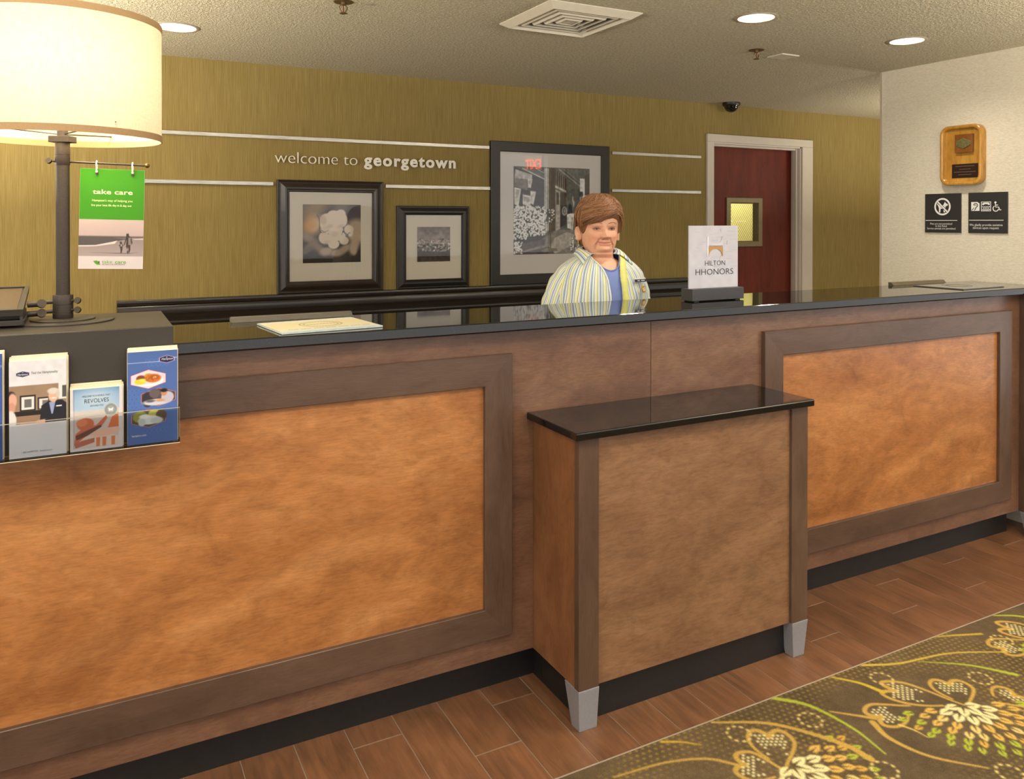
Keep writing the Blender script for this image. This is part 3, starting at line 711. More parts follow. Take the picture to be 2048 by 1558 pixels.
for k, (a, w_) in enumerate([(1.737,.10),(1.722,.06),(1.708,.115),(1.694,.07)]):
    make('engraved_line', G().prism([(-.359-w_/2,a-.0018),(-.359+w_/2,a-.0018),(-.359+w_/2,a+.0018),(-.359-w_/2,a+.0018)], PX, .0235, .0238), plain('engraved_gold', S(104,78,60), .4), npl)

def wall_sign(u0, u1, label):
    t = thing('wall_sign', (XW, -(u0+u1)/2, 1.396), label, 'sign', 'black square signs on the cream wall')
    make('plate', G().box(u0, u1, 1.396, 1.6005, 0, .007, P=lambda V: PX(V[:, [0,1,2]])) if False else G().prism([(u0,1.396),(u1,1.396),(u1,1.6005),(u0,1.6005)], PX, .0005, .008), MAT_SIGN, t, bevel=.001)
    return t
def arc(cx_, cy_, r, a0, a1, n=24): return [(cx_+r*math.cos(math.radians(a)), cy_+r*math.sin(math.radians(a))) for a in np.linspace(a0, a1, n)]
def stroke(pts, w_, P, h0, h1, g=None):
    """flat ribbon along a 2D polyline"""
    g = g or G(); pts = np.asarray(pts, float); d = np.gradient(pts, axis=0); d /= np.linalg.norm(d, axis=1)[:, None]+1e-12
    nrm = np.stack([-d[:,1], d[:,0]], 1)*w_/2; g.prism([tuple(q) for q in pts+nrm]+[tuple(q) for q in (pts-nrm)[::-1]], P, h0, h1); return g
H0, H1 = .008, .0086
s1 = wall_sign(-.5895, -.3895, 'black no-pets sign with crossed-out dog, left of the wheelchair sign')
cx_, cy_ = -.4895, 1.532
g = G(); R_, r2 = .0455, .0365
o_ = arc(cx_, cy_, R_, 0, 360, 49)[:-1]; i_ = arc(cx_, cy_, r2, 0, 360, 49)[:-1]; V = [(a,b,H1) for a,b in o_+i_]; n = len(o_)
g.add(PX(np.array(V)), [(k,(k+1)%n,n+(k+1)%n,n+k) for k in range(n)]); make('prohibition_ring', g, MAT_WTEXT, s1)
dog = [(-.030,.012),(-.027,.020),(-.024,.012),(-.018,.008),(.004,.008),(.010,.018),(.014,.026),(.018,.018),(.030,.012),(.028,.005),(.018,.002),(.016,-.010),(.014,-.030),(.007,-.030),(.006,-.012),(-.010,-.010),(-.012,-.030),(-.019,-.030),(-.020,-.008),(-.024,.004)]
make('dog_symbol', G().prism([(cx_+a, cy_+b) for a, b in dog], PX, H0, H1), MAT_WTEXT, s1)
make('slash_gap', stroke([(cx_-.028, cy_+.028), (cx_+.028, cy_-.028)], .0125, PX, H1, H1+.0003), MAT_SIGN, s1)
make('slash_bar', stroke([(cx_-.028, cy_+.028), (cx_+.028, cy_-.028)], .0075, PX, H1+.0003, H1+.0006), MAT_WTEXT, s1)
make('divider_line', G().prism([(-.585,1.4585),(-.408,1.4585),(-.408,1.4615),(-.585,1.4615)], PX, H0, H1), MAT_WTEXT, s1)
for tx, v, w_ in (('Pets are not permitted',1.4375,.122), ('in the hotel',1.4255,.064), ('Service animals are permitted',1.4125,.158)):
    put_text('sign_text', s1, PX, -.4965, v, H1, MAT_WTEXT, tx, .0145, align='CENTER', fitw=w_)
s2 = wall_sign(-.3495, -.1525, 'black assistive-devices sign with ear, phone and wheelchair symbols')
g = G()
for a in ([(-.334,1.553),(-.302,1.553),(-.291,1.545),(-.291,1.508),(-.305,1.508),(-.334,1.508)],): g.prism(a, PX, H0, H1)
make('ear_symbol', g, MAT_WTEXT, s2)
g = G(); stroke(arc(-.311, 1.536, .010, 180, -40), .004, PX, H1, H1+.0004, g); stroke([(-.303,1.530),(-.311,1.522),(-.313,1.514),(-.319,1.512)], .004, PX, H1, H1+.0004, g); stroke(arc(-.312, 1.535, .004, 200, -60), .0025, PX, H1, H1+.0004, g)
stroke([(-.332,1.510),(-.318,1.524)], .003, PX, H1, H1+.0004, g); make('ear_lines', g, MAT_SIGN, s2, weld=False)
g = G()
for q in ([(-.283,1.506),(-.233,1.506),(-.233,1.509),(-.283,1.509)], [(-.283,1.551),(-.233,1.551),(-.233,1.554),(-.283,1.554)], [(-.283,1.509),(-.280,1.509),(-.280,1.551),(-.283,1.551)], [(-.236,1.509),(-.233,1.509),(-.233,1.551),(-.236,1.551)],
          [(-.277,1.537),(-.276,1.546),(-.268,1.549),(-.248,1.549),(-.240,1.546),(-.239,1.537),(-.247,1.537),(-.250,1.541),(-.266,1.541),(-.269,1.537)]): g.prism(q, PX, H0, H1)
for j in range(3):
    for i in range(5-(j == 1)): a, b = -.277+i*.0085+(.004 if j == 1 else 0), 1.5305-j*.007; g.prism([(a,b-.0045),(a+.0055,b-.0045),(a+.0055,b),(a,b)], PX, H0, H1)
g.prism([(-.272,1.511),(-.244,1.511),(-.244,1.514),(-.272,1.514)], PX, H0, H1); make('text_phone_symbol', g, MAT_WTEXT, s2, weld=False)
g = G(); g.prism(arc(-.211, 1.549, .0052, 0, 345, 16), PX, H0, H1); stroke([(-.211,1.543),(-.209,1.526),(-.195,1.526),(-.189,1.511),(-.182,1.513)], .0045, PX, H0, H1, g); stroke(arc(-.209, 1.519, .0135, 120, 350), .0042, PX, H0, H1, g); stroke([(-.210,1.536),(-.198,1.536)], .004, PX, H0, H1, g)
make('wheelchair_symbol', g, MAT_WTEXT, s2, weld=False)
make('divider_line', G().prism([(-.345,1.4595),(-.171,1.4595),(-.171,1.4625),(-.345,1.4625)], PX, H0, H1), MAT_WTEXT, s2)
for tx, v, w_ in (('We gladly provide assistive',1.432,.168), ('devices upon request',1.417,.132)):
    put_text('sign_text', s2, PX, -.259, v, H1, MAT_WTEXT, tx, .0165, align='CENTER', fitw=w_)

# ================================================================== CEILING FITTINGS
def emit(name, c, s):
    k = N(name); return k.set((0,0,0,1), .5, emis=c, es=s)
MAT_LENS = emit('lit_lamp_lens', (1,.98,.94,1), 9)
for (x, y, r, dep), lb in zip(DL, ('recessed ceiling lamp between the air vent and the white wall corner', 'recessed ceiling lamp nearest the white wall', 'recessed ceiling lamp with grey ring beside the drum lampshade')):
    t = thing('recessed_downlight', (x,y,HC), lb, 'ceiling lamp', 'recessed ceiling lamps')
    make('trim_ring', G().lathe((x,y,HC), [(r,.004),(r-.001,-.001),(r+.002,-.004),(r+.014,-.0035),(r+.017,-.001),(r+.016,.0005),(r+.002,.0005)], 40, close=True), plain('lamp_trim_enamel', S(170,160,140), .4), t, smooth=True)
    make('reflector', G().lathe((x,y,HC), [(r,.0),(r*.96,dep*.6),(r*.9,dep+.03),(r*.6,dep+.07),(r*.6,dep+.073),(r*.92,dep+.033),(r+.001,.004)], 40, close=True), plain('white_reflector', S(226,224,218), .25), t, smooth=True)
    make('lens', G().lathe((x,y,HC), [(r*.93 if dep < .05 else r*.55, dep),(r*.93 if dep < .05 else r*.55, dep+.004)], 40), MAT_LENS, t)
    a = area('lamp_light', (0,0,dep-.004), r*1.5, 4.5 if dep < .05 else 4, WARM, spread=2.5); a.parent = t
vt = thing('air_vent', (1.775,.659,HC), 'square cream louvred air vent set in the textured ceiling', 'air vent')
PV = plane((1.775,.659,HC), (1,0,0), (0,1,0), (0,0,-1))
rails(vt, PV, -.2165, -.2165, .2165, .2165, [(0,0),(0,.003),(.034,.024),(.036,.024),(.036,-.02),(.02,-.02),(.02,0)], MAT_WHITEP, MAT_WHITEP, 'vent_border')
for k, q in enumerate((.165,.128,.092,.058)):
    rails(vt, PV, -q, -q, q, q, [(0,-.012),(-.001,-.013),(.020,.018),(.024,.0185),(.024,.0165),(.022,.016)], MAT_WHITEP, MAT_WHITEP, 'louvre')
make('centre_plate', G().box(1.775-.035,1.775+.035,.659-.035,.659+.035,HC-.012,HC-.009), MAT_WHITEP, vt)
make('duct_box', G().box(1.775-.19,1.775+.19,.659-.19,.659+.19,HC+.10,HC+.11), plain('dark_duct', S(74,66,52), .8), vt)
def sprinkler(x, y, label):
    t = thing('fire_sprinkler', (x,y,HC), label, 'sprinkler', 'brass sprinkler heads'); mb = plain('aged_brass', S(112,90,56), .35, .7, noise=.15)
    make('escutcheon', G().lathe((x,y,HC), [(.010,-.004),(.036,-.003),(.038,-.0005),(.036,.0005),(.010,.0005)], 24, close=True), mb, t, smooth=True)
    make('body', G().lathe((x,y,HC), [(.009,0),(.009,-.012),(.007,-.014)], 14), mb, t, smooth=True)
    for s_ in (1,-1): make('frame_arm', G().tube(spline([(x+s_*.007,y,HC-.012),(x+s_*.015,y,HC-.022),(x+s_*.010,y,HC-.036),(x+s_*.003,y,HC-.043)], 5), .0022, 8), mb, t, smooth=True)
    make('bulb', G().tube([(x,y,HC-.014),(x,y,HC-.042)], .0022, 8), plain('red_glass_bulb', S(120,60,40), .1), t, smooth=True)
    make('deflector', G().lathe((x,y,HC), [(.003,-.043),(.015,-.044),(.015,-.0455),(.003,-.046)], 20), mb, t, smooth=True)
sprinkler(2.918,.753, 'brass fire sprinkler beside the small square ceiling plate'); sprinkler(.872,.848, 'brass fire sprinkler near the top edge left of the vent')
cp = make('ceiling_plate', G().box(3.085,3.205,.745,.85,HC-.006,HC+.0005), MAT_WHITEP, bevel=.002); tag(cp, 'small square cream cover plate on the ceiling by the sprinkler', 'cover plate')
dc = thing('dome_camera', (4.07,2.16,HC), 'small black dome security camera on the ceiling above the door', 'camera')
make('housing', G().lathe((4.07,2.16,HC), [(.062,0),(.062,-.016),(.056,-.024)], 32), plain('black_camera_plastic', S(22,21,20), .4), dc, smooth=True)
make('dome', G().lathe((4.07,2.16,HC), [(.052,-.022)]+[(.050*math.cos(t), -.022-.046*math.sin(t)) for t in np.linspace(.1, 1.5, 8)], 32), plain('smoked_dome', S(12,12,13), .06, spec=.8), dc, smooth=True)

# lit exit sign hanging in the lobby; its reflection shows in the tall picture's glass
ex_ = thing('exit_sign', (5.04,-2.28,2.09), 'red lit exit sign hanging from the lobby ceiling', 'sign')
aq = math.radians(72); PE = plane((5.04,-2.28,2.09), (-math.cos(aq),-math.sin(aq),0), (0,0,1), (-math.sin(aq),math.cos(aq),0))
make('housing', G().prism([(-.155,0),(.155,0),(.155,.19),(-.155,.19)], PE, -.04, 0), plain('exit_housing', S(220,216,208), .5), ex_, bevel=.004)
put_text('exit_letters', ex_, PE, 0, .028, .002, emit('exit_red_light', (1,.06,.03,1), 15), 'EXIT', .17, align='CENTER', fitw=.27, off=.003)
make('hanger', G().tube([(5.04-.017,-2.28-.009,2.27),(5.04-.017,-2.28-.009,HC+.002)], .008, 10), MAT_WHITEP, ex_)
# ================================================================== BROCHURE DISPLAY AND LAMP
ZB = 1.1987; BX1 = .1845; BX0 = -.30; YF = -.065
bd = thing('brochure_display', (-.057,.12,ZT), 'black metal display box on the counter with clear brochure trough in front', 'display stand')
make('box_top', G().box(BX0, BX1, YF+.003, .305, ZT+.0005, ZB), MAT_BOX, bd, bevel=.0012)
make('front_apron', G().box(BX0, BX1, YF, -.0475, .9255, ZB-.0012), MAT_BOX, bd, bevel=.0008, seg=1)
make('acrylic_front', G().box(BX0, BX1+.0105, -.1115, -.1085, .9225, 1.0075), MAT_ACRYL, bd)
make('acrylic_floor', G().box(BX0, BX1+.0105, -.1085, YF, .9225, .9252), glassy('acrylic_edge', (.8,.84,.82,1), 1.5), bd)
make('acrylic_end', G().box(BX1+.0075, BX1+.0105, -.1085, YF, .9252, 1.0075), MAT_ACRYL, bd)
MAT_PAGE = MAT_PAPERW
make('acrylic_rim_glint', G().box(BX0, BX1+.0105, -.1117, -.1083, 1.0065, 1.0078), plain('painted_edge_highlight', S(176,172,160), .2), bd)  # bright strips paint the highlight along the trough's top and bottom edges
make('acrylic_rim_glint', G().box(BX0, BX1+.0105, -.1119, -.1110, .9220, .9238), plain('painted_edge_highlight', S(206,196,170), .2), bd)
def hexagon(c, x0, y0, x1, y1, col):
    ym = (y0+y1)/2; q = (y1-y0)*.27; xm = (x0+x1)/2
    pts = [(x0,y0+q),(xm,y0),(x1,y0+q),(x1,y1-q),(xm,y1),(x0,y1-q)]; c.poly(pts, col); return pts
def brochure_stack(x0, x1, z1, canvas, label, back_label, group, ncopy, step=.0046, texts=(), yfront=-.1, logo=None):
    w_, h_ = x1-x0, z1-.9262
    t = thing('brochure', ((x0+x1)/2, yfront+.002, .9262), label, 'brochure', group)
    make('leaflet', G().box(x0, x1, yfront, yfront+step*.8, .9262, z1), MAT_PAGE, t, bevel=.0004, seg=1)
    P = plane((x0, yfront, .9262), (1,0,0), (0,0,1), (0,-1,0))
    canvas.make('cover_print', P, 0, 0, .0003, MAT_PRINT, t)
    for a in texts: put_text('cover_text', t, P, a[0], a[1], .0006, a[2], a[3], a[4], **a[5])
    for k in range(1, ncopy+1):
        r_ = np.random.RandomState(int(k*7+x0*1000) % 997); dx = (r_.rand()-.3)*.006; dz = .0012*k+r_.rand()*.003-.001
        b = make('brochure', G().box(x0+dx, x1+dx, yfront+k*step, yfront+k*step+step*.85, .9262, z1+dz), MAT_PAGE, bevel=.0004, seg=1)
        tag(b, back_label, 'brochure', back_label)
# blue brochure
def hamp_logo(c, x, y, w_, h_, edge=None):
    if edge: hexagon(c, x-w_*.05, y-h_*.07, x+w_*1.05, y+h_*1.07, edge)
    hexagon(c, x, y, x+w_, y+h_, (36,34,74)); hexagon(c, x+w_*.06, y+h_*.1, x+w_*.94, y+h_*.9, (44,42,86))
    c.ell(x+w_/2, y+h_*.79, w_*.05, h_*.06, (220,220,230))
W3, H3 = .109, .2195
b3 = Canvas(W3, H3, .0009, (66,96,168)); b3.vgrad(0, H3, (82,112,178), (78,106,168))
for j in range(18):
    for i in range(12):
        x, y = (i+.5*(j % 2))*.0095, .03+j*.0098
        if vnoise(np.array([x]), np.array([y]), 18, 21)[0] > .5: b3.ell(x, y, .0042, .0048, (92,124,190), 0, .0008, .8); b3.ell(x, y, .0028, .0034, (72,104,174), 0, .0008, .8)
q3 = lambda a, b: ((a-1405)/545*W3, (1090-b)/985*H3+.001*0)
def H3p(a0, b0, a1, b1):
    x0, y1 = q3(a0, b0); x1, y0 = q3(a1, b1); hexagon(b3, x0-.0016, y0-.0016, x1+.0016, y1+.0016, (186,60,96)); hexagon(b3, x0-.0006, y0-.0006, x1+.0006, y1+.0006, (236,214,226)); return x0, y0, x1, y1
H3p(1445,305,1815,500); 
def e3(a, b, ra, rb, col, rot=0): x, y = q3(a, b); b3.ell(x, y, ra/545*W3, rb/985*H3, col, rot, .0012)
e3(1630,425,160,52,(244,244,246)); e3(1625,415,140,42,(214,214,218)); e3(1550,390,52,34,(132,70,44)); e3(1630,365,44,24,(190,150,60)); e3(1680,395,90,46,(206,120,56)); e3(1690,385,56,26,(178,92,40)); e3(1700,390,16,12,(246,224,180)); e3(1540,425,62,30,(226,206,60)); e3(1570,412,40,18,(236,222,96))
for k in range(40): rr = np.random.RandomState(k); e3(1600+rr.rand()*150, 365+rr.rand()*60, 6, 5, (150+60*rr.rand(), 70+50*rr.rand(), 36))
x0, y0, x1, y1 = H3p(1555,508,1925,695); hexagon(b3, x0, y0, x1, y1, (84,72,72))
e3(1620,620,60,80,(58,50,56)); e3(1700,560,60,50,(104,92,92)); e3(1720,655,150,34,(206,206,214)); e3(1840,610,70,60,(196,186,202)); e3(1800,560,34,34,(196,140,110)); e3(1800,535,38,20,(40,28,26)); e3(1760,640,50,14,(206,150,120)); e3(1650,640,50,14,(96,96,110))
x0, y0, x1, y1 = H3p(1450,725,1815,915); hexagon(b3, x0, y0, x1, y1, (92,84,58))
e3(1540,800,80,60,(150,150,70)); e3(1690,770,60,40,(196,190,90)); e3(1770,800,60,60,(96,78,60)); e3(1640,840,120,48,(222,226,226)); e3(1590,800,60,24,(240,240,240)); e3(1560,860,40,40,(196,204,206)); e3(1720,850,70,34,(200,206,206))
hamp_logo(b3, *q3(1755,240), .031, .017, (226,190,200))
b3.rect(*q3(1405,224), *q3(1760,218), (190,200,226)); b3.rect(*q3(1905,192), *q3(1950,186), (210,216,236))
brochure_stack(.0815, .1905, 1.1455, b3, 'blue brochure with three red-edged hexagon photos, rightmost in the display', 'blue brochure stacked behind the front one, rightmost in the display', 'brochures in the counter display', 6,
   texts=[(.053,.0215-.006,MAT_WTEXT,'hampton.com',.009,dict(align='LEFT',fitw=.031)) if False else (.009,.0185,MAT_WTEXT,'hampton.com',.0075,dict(align='LEFT',fitw=.031)),
          (.0865,.1965,MAT_WTEXT,'Hampton',.0072,dict(align='CENTER',fitw=.025,shear=.25))])
# white brochure
W1, H1_ = .1115, .2165
b1 = Canvas(W1, H1_, .0009, (222,220,226)); q1 = lambda a, b: ((a-105)/600*W1, (1262-b)/1072*H1_)
def r1(a0, b0, a1, b1_, col, al=1): b1.rect(*q1(a0, b1_), *q1(a1, b0), col, al)
def e1(a, b, ra, rb, col, rot=0, soft=.0012): x, y = q1(a, b); b1.ell(x, y, ra/600*W1, rb/1072*H1_, col, rot, soft)
r1(105,462,705,760,(154,128,104)); b1.grain(.06, 90, 4); r1(105,745,705,800,(44,34,32)); r1(105,800,705,890,(150,120,96))
r1(215,570,380,745,(46,38,36)); r1(232,588,364,730,(226,222,220)); r1(262,615,336,705,(110,106,104)); r1(400,605,520,740,(46,38,36)); r1(416,620,510,730,(220,216,214)); r1(450,640,510,700,(120,116,112))
r1(620,450,705,640,(224,222,222)); r1(660,490,705,620,(84,82,80)); e1(120,560,50,46,(70,54,48)); e1(140,620,44,80,(226,170,150)); e1(130,700,40,60,(206,150,130)); e1(120,840,60,110,(222,216,216)); 
b1.poly([q1(420,880),q1(440,700),q1(520,650),q1(660,650),q1(705,690),q1(705,880)], (38,36,46)); b1.poly([q1(520,670),q1(590,655),q1(560,800),q1(545,800)], (150,160,196)); e1(565,600,52,70,(226,176,152)); e1(565,545,62,34,(214,206,196)); e1(612,580,20,40,(206,196,186)); e1(565,625,26,8,(236,232,230)); r1(595,710,655,724,(236,236,240))
e1(420,880,90,22,(222,168,146),.2); e1(300,890,100,20,(206,150,130)); r1(105,890,705,1262,(224,222,228)); e1(440,885,60,14,(226,176,154)); r1(480,850,705,890,(52,42,44))
hamp_logo(b1, *q1(180,365), .0245, .0125)
brochure_stack(-.1560, -.0445, 1.1427, b1, 'white brochure with smiling desk clerk photo, standing left of the straw-hat one', 'white brochure stacked behind the front one, left in the display', 'brochures in the counter display', 7,
   texts=[(.0435,.1862,MAT_DTEXT,'Feel the Hamptonality',.0085,dict(align='LEFT',fitw=.051)), (.024,.0105,MAT_DTEXT,'1 800 HAMPTON   hampton.com',.0055,dict(align='LEFT',fitw=.059)),
          (.0260,.1850,MAT_WTEXT,'Hampton',.0062,dict(align='CENTER',fitw=.020,shear=.25))])
# straw hat brochure
W2, H2_ = .1075, .1425
b2 = Canvas(W2, H2_, .0009, (222,212,214)); q2 = lambda a, b: ((a-775)/585*W2, (1195-b)/690*H2_)
x0, y0 = q2(810,1165); x1, y1 = q2(1315,490); b2.rect(x0, y0, x1, y1, (206,196,192)); xm, ym = q2(810,740); b2.vgrad(ym, y1, (170,196,222), (110,150,196), x0, x1)
def e2(a, b, ra, rb, col, rot=0, soft=.0012): x, y = q2(a, b); b2.ell(x, y, ra/585*W2, rb/690*H2_, col, rot, soft)
b2.ell((x0+x1)/2, (ym+y1)/2, .036, .02, (196,214,230), 0, .012, .8)
def p2_(q, col): b2.poly([q2(*p) for p in q], col)
p2_([(1190,960),(1240,840),(1310,800),(1315,960)], (214,116,74)); p2_([(830,1060),(1100,1010),(1315,1060),(1315,1160),(830,1160)], (226,206,196))
for a in (1060,1130,1230): p2_([(a,1060),(a+45,1060),(a+40,1160),(a,1160)], (216,128,84))
e2(1170,1010,160,40,(232,186,166),.15); e2(940,900,95,70,(206,112,78)); p2_([(815,1110),(830,1000),(930,930),(1060,920),(1175,815),(1185,850),(1120,940),(980,1010),(880,1080),(830,1130)], (204,112,82)); p2_([(830,1020),(960,970),(1110,920),(1120,945),(960,1030),(840,1070)], (112,70,60)); e2(900,880,60,40,(220,132,96)); p2_([(815,1110),(900,1080),(1040,1060),(1040,1110),(830,1160)], (186,110,92))
e2(1225,757,80,75,(196,200,198)); e2(1225,757,70,66,(142,150,150)); e2(1225,757,42,40,(160,168,168)); p2_([(1195,735),(1225,750),(1255,735),(1245,780),(1225,770),(1205,780)], (226,230,228)); x_, y_ = q2(1225,757)
for an in (0, 360): pass
for q in ([(x0,y0),(x0+.0008,y0),(x0+.0008,y1),(x0,y1)],): b2.poly(q, (150,120,130))
brochure_stack(-.0365, .0710, 1.0690, b2, 'short brochure with orange straw hat photo between the white and blue ones', 'short brochure stacked behind the straw-hat one', 'brochures in the counter display', 6,
   texts=[(.0525,.1230,MAT_DTEXT,'WELCOME TO A WORLD THAT',.0062,dict(align='CENTER',fitw=.058)), (.0535,.1095,MAT_DTEXT,'REVOLVES',.0135,dict(align='CENTER',fitw=.050)), (.0535,.1005,MAT_DTEXT,'AROUND YOU',.0058,dict(align='CENTER',fitw=.028))])
b0 = Canvas(.108, .2365, .003, (62,88,158)); b0.rect(0,.208,.108,.2095,(190,196,220))
brochure_stack(-.2765, -.1685, 1.1627, b0, 'plain blue brochure cut off at the left edge of the picture', 'blue brochure stacked behind the cut-off one at the left edge', 'brochures in the counter display', 4)

# lamp
LX, LYc = -.0572, .1660
lp = thing('table_lamp', (LX,LYc,ZB), 'large drum-shade lamp on a bronze pole standing on the display box', 'lamp')
make('base_plate', G().lathe((LX,LYc,ZB), [(.119,.0003),(.119,.0035),(.117,.0042),(0.001,.0042)], 64), MAT_BOX, lp, smooth=True)
make('base_plate', G().lathe((LX,LYc,ZB), [(.0745,.0043),(.0745,.0075),(.073,.0082),(0.001,.0082)], 64), MAT_BOX, lp, smooth=True)
make('collar', G().lathe((LX,LYc,ZB), [(.0225,.0083),(.0235,.010),(.0235,.021),(.0228,.0215),(.0228,.0225),(.0235,.023),(.0235,.042),(.0228,.0425),(.0228,.0435),(.0235,.044),(.0235,.066),(.0225,.068),(.016,.068)], 40), MAT_LAMPMET, lp, smooth=True)
make('pole', G().lathe((LX,LYc,ZB), [(.0160,.060),(.0160,.47)], 32), MAT_LAMPMET, lp, smooth=True)
make('pole_sleeve', G().lathe((LX,LYc,ZB), [(.0162,.400),(.0172,.402),(.0172,.424),(.0166,.4245),(.0166,.4255),(.0172,.426),(.0172,.462),(.0162,.464)], 32), MAT_LAMPMET, lp, smooth=True)
rr_ = np.array([math.cos(YAW), -math.sin(YAW), 0])  # across the lamp as it stands
def RP(a, z, d=0): return (LX+rr_[0]*a+.885*0-d*math.sin(YAW), LYc+rr_[1]*a-d*math.cos(YAW), z)
make('socket_block', G().prism([(-.026,-.02),(.026,-.02),(.026,.02),(-.026,.02)], plane((LX,LYc,ZB+.458), (rr_[0],rr_[1],0), (math.sin(YAW),math.cos(YAW),0), (0,0,1)), 0, .016), MAT_LAMPMET, lp, bevel=.001)
RO = np.array([LX, LYc, 1.6085])
# rod that carries the card: swings out to the right, tip a little lower
RDIR = np.array([.985, -.175, -.034]); RDIR = RDIR/np.linalg.norm(RDIR)
def on_rod(s_): return RO+RDIR*s_
make('cross_rod', G().tube([on_rod(-.02), on_rod(.196)], .0027, 12), MAT_LAMPMET, lp, smooth=True)
c_ = on_rod(.199); make('rod_finial', G().ball(c_, .0062, 16, 10), plain('antique_brass_finial', S(120,98,52), .3, .8), lp, smooth=True)
def thumb(p, d, r=.0082):
    d = np.array(d, float); d /= np.linalg.norm(d); p = np.array(p)
    g = G().tube([p, p+d*.006], .0036, 10).tube([p+d*.004, p+d*.009], .0024, 10)
    c = p+d*.0165; a = np.array([math.sin(YAW), math.cos(YAW), -.35]); a /= np.linalg.norm(a)
    g.tube([c-a*.003, c+a*.003], r, 20); make('thumb_screw', g, MAT_LAMPMET, lp, smooth=True)
thumb(RO-RDIR*.015, -RDIR, .0075)
thumb(np.array(RP(.021, ZB+.053)), (rr_[0],rr_[1],0)); thumb(np.array(RP(.021, ZB+.029)), (rr_[0],rr_[1],0))
for z in (ZB+.050, ZB+.026):
    make('side_rod', G().tube([(LX-.02, LYc+.004, z), (LX-.080, LYc+.002, z-.002)], .0048, 12), MAT_LAMPMET, lp, smooth=True)
    make('rod_coupling', G().tube([(LX-.052, LYc+.003, z-.0035), (LX-.079, LYc+.002, z-.0045)], .0075, 14), MAT_LAMPMET, lp, smooth=True)
    cc = np.array([LX-.047, LYc-.012, z-.002]); a = np.array([.2,-.9,.4]); a /= np.linalg.norm(a)
    make('thumb_screw', G().tube([cc-a*.003, cc+a*.003], .0108, 22).tube([cc+a*.0, cc-a*.013], .003, 8), MAT_LAMPMET, lp, smooth=True)
# shade
SR, SZ0, SZ1 = .2335, 1.6655, 1.9690
def _shade():
    k = N('cream_linen_shade'); v = k.coord(scale=(1,1,.12)); a = k.noise(v, 320, 3); v2 = k.coord(scale=(.12,.12,1)); b = k.noise(v2, 320, 3)
    c = k.mix(.5, k.ramp(a, [(.3, S(222,208,174)), (.7, S(240,230,202))]), k.ramp(b, [(.3, S(222,208,174)), (.7, S(240,230,202))]))
    d = k.n('ShaderNodeBsdfDiffuse'); t_ = k.n('ShaderNodeBsdfTranslucent'); mx = k.n('ShaderNodeMixShader'); mx.inputs[0].default_value = .10
    k.l(c, d.inputs[0]); k.l(c, t_.inputs[0]); k.l(d.outputs[0], mx.inputs[1]); k.l(t_.outputs[0], mx.inputs[2]); k.l(mx.outputs[0], k.out.inputs[0]); return k.m
make('shade', G().lathe((LX,LYc,0), [(SR,SZ0),(SR,SZ1)], 96, close=False) if False else G().add([(LX+SR*math.cos(2*math.pi*k/96), LYc+SR*math.sin(2*math.pi*k/96), z) for z in (SZ0,SZ1) for k in range(96)], [(k,(k+1)%96,96+(k+1)%96,96+k) for k in range(96)]), _shade(), lp, smooth='all')
mt = plain('tan_binding_tape', S(186,152,110), .7, nscale=300)
for z0, z1 in ((SZ0-.001, SZ0+.0155), (SZ1-.0155, SZ1+.001)):
    make('binding_tape', G().lathe((LX,LYc,0), [(SR-.0015,z0),(SR+.0018,z0),(SR+.0018,z1),(SR-.0015,z1)], 96, close=True), mt, lp, smooth=True)
make('spider', G().tube([(LX-SR,LYc,SZ0+.03),(LX,LYc,SZ0+.012)], .002, 6).tube([(LX+SR*.5,LYc+SR*.866,SZ0+.03),(LX,LYc,SZ0+.012)], .002, 6).tube([(LX+SR*.5,LYc-SR*.866,SZ0+.03),(LX,LYc,SZ0+.012)], .002, 6), MAT_LAMPMET, lp)
make('bulb_socket', G().lathe((LX,LYc,0), [(.012,SZ0-.004),(.014,SZ0+.05),(.014,SZ0+.085)], 20), MAT_LAMPMET, lp, smooth=True)
make('light_bulb', G().ball((LX,LYc,SZ0+.135), (.031,.031,.048), 20, 14), emit('lit_bulb', (1,.9,.72,1), 12), lp, smooth=True)
l = bpy.data.lights.new('bulb_light', 'POINT'); l.energy = 11; l.color = (1,.90,.72); l.shadow_soft_size = .05
lo = bpy.data.objects.new('bulb_light', l); COL.objects.link(lo); lo.parent = lp; lo.location = (0, -.055, SZ0+.165-ZB)
# shallow two-tier tray clamped to the lamp rods
ty = thing('side_tray', (-.22,.16,ZB), 'two-tier black metal tray clamped to the left of the lamp', 'tray')
PT = plane((-.139,.060,1.2400), (-1,0,0), (0,.975,.17), (0,-.17,.975))
make('upper_tray', G().prism([(0,0),(.20,0),(.20,.235),(0,.235)], PT, -.013, 0), MAT_BOX, ty, bevel=.001)
make('tray_inlay', G().prism([(.013,.012),(.19,.012),(.19,.222),(.013,.222)], PT, 0, .0012), plain('bronze_inlay', S(88,70,52), .4, .3, noise=.2, nscale=300), ty)
rails(ty, PT, -.001, -.001, .201, .236, [(0,0),(0,.004),(.010,.004),(.010,0)], MAT_BOX, MAT_BOX, 'tray_rim')
make('side_plate', G().box(-.146,-.1395,.068,.2,1.206,1.234), MAT_BOX, ty)
make('slot_back', G().box(-.34,-.147,.10,.262,1.214,1.236), MAT_BLACK, ty)
make('lower_tray', G().box(-.34,-.137,.070,.27,ZB+.0003+.0045,1.2165), MAT_BOX, ty, bevel=.001)

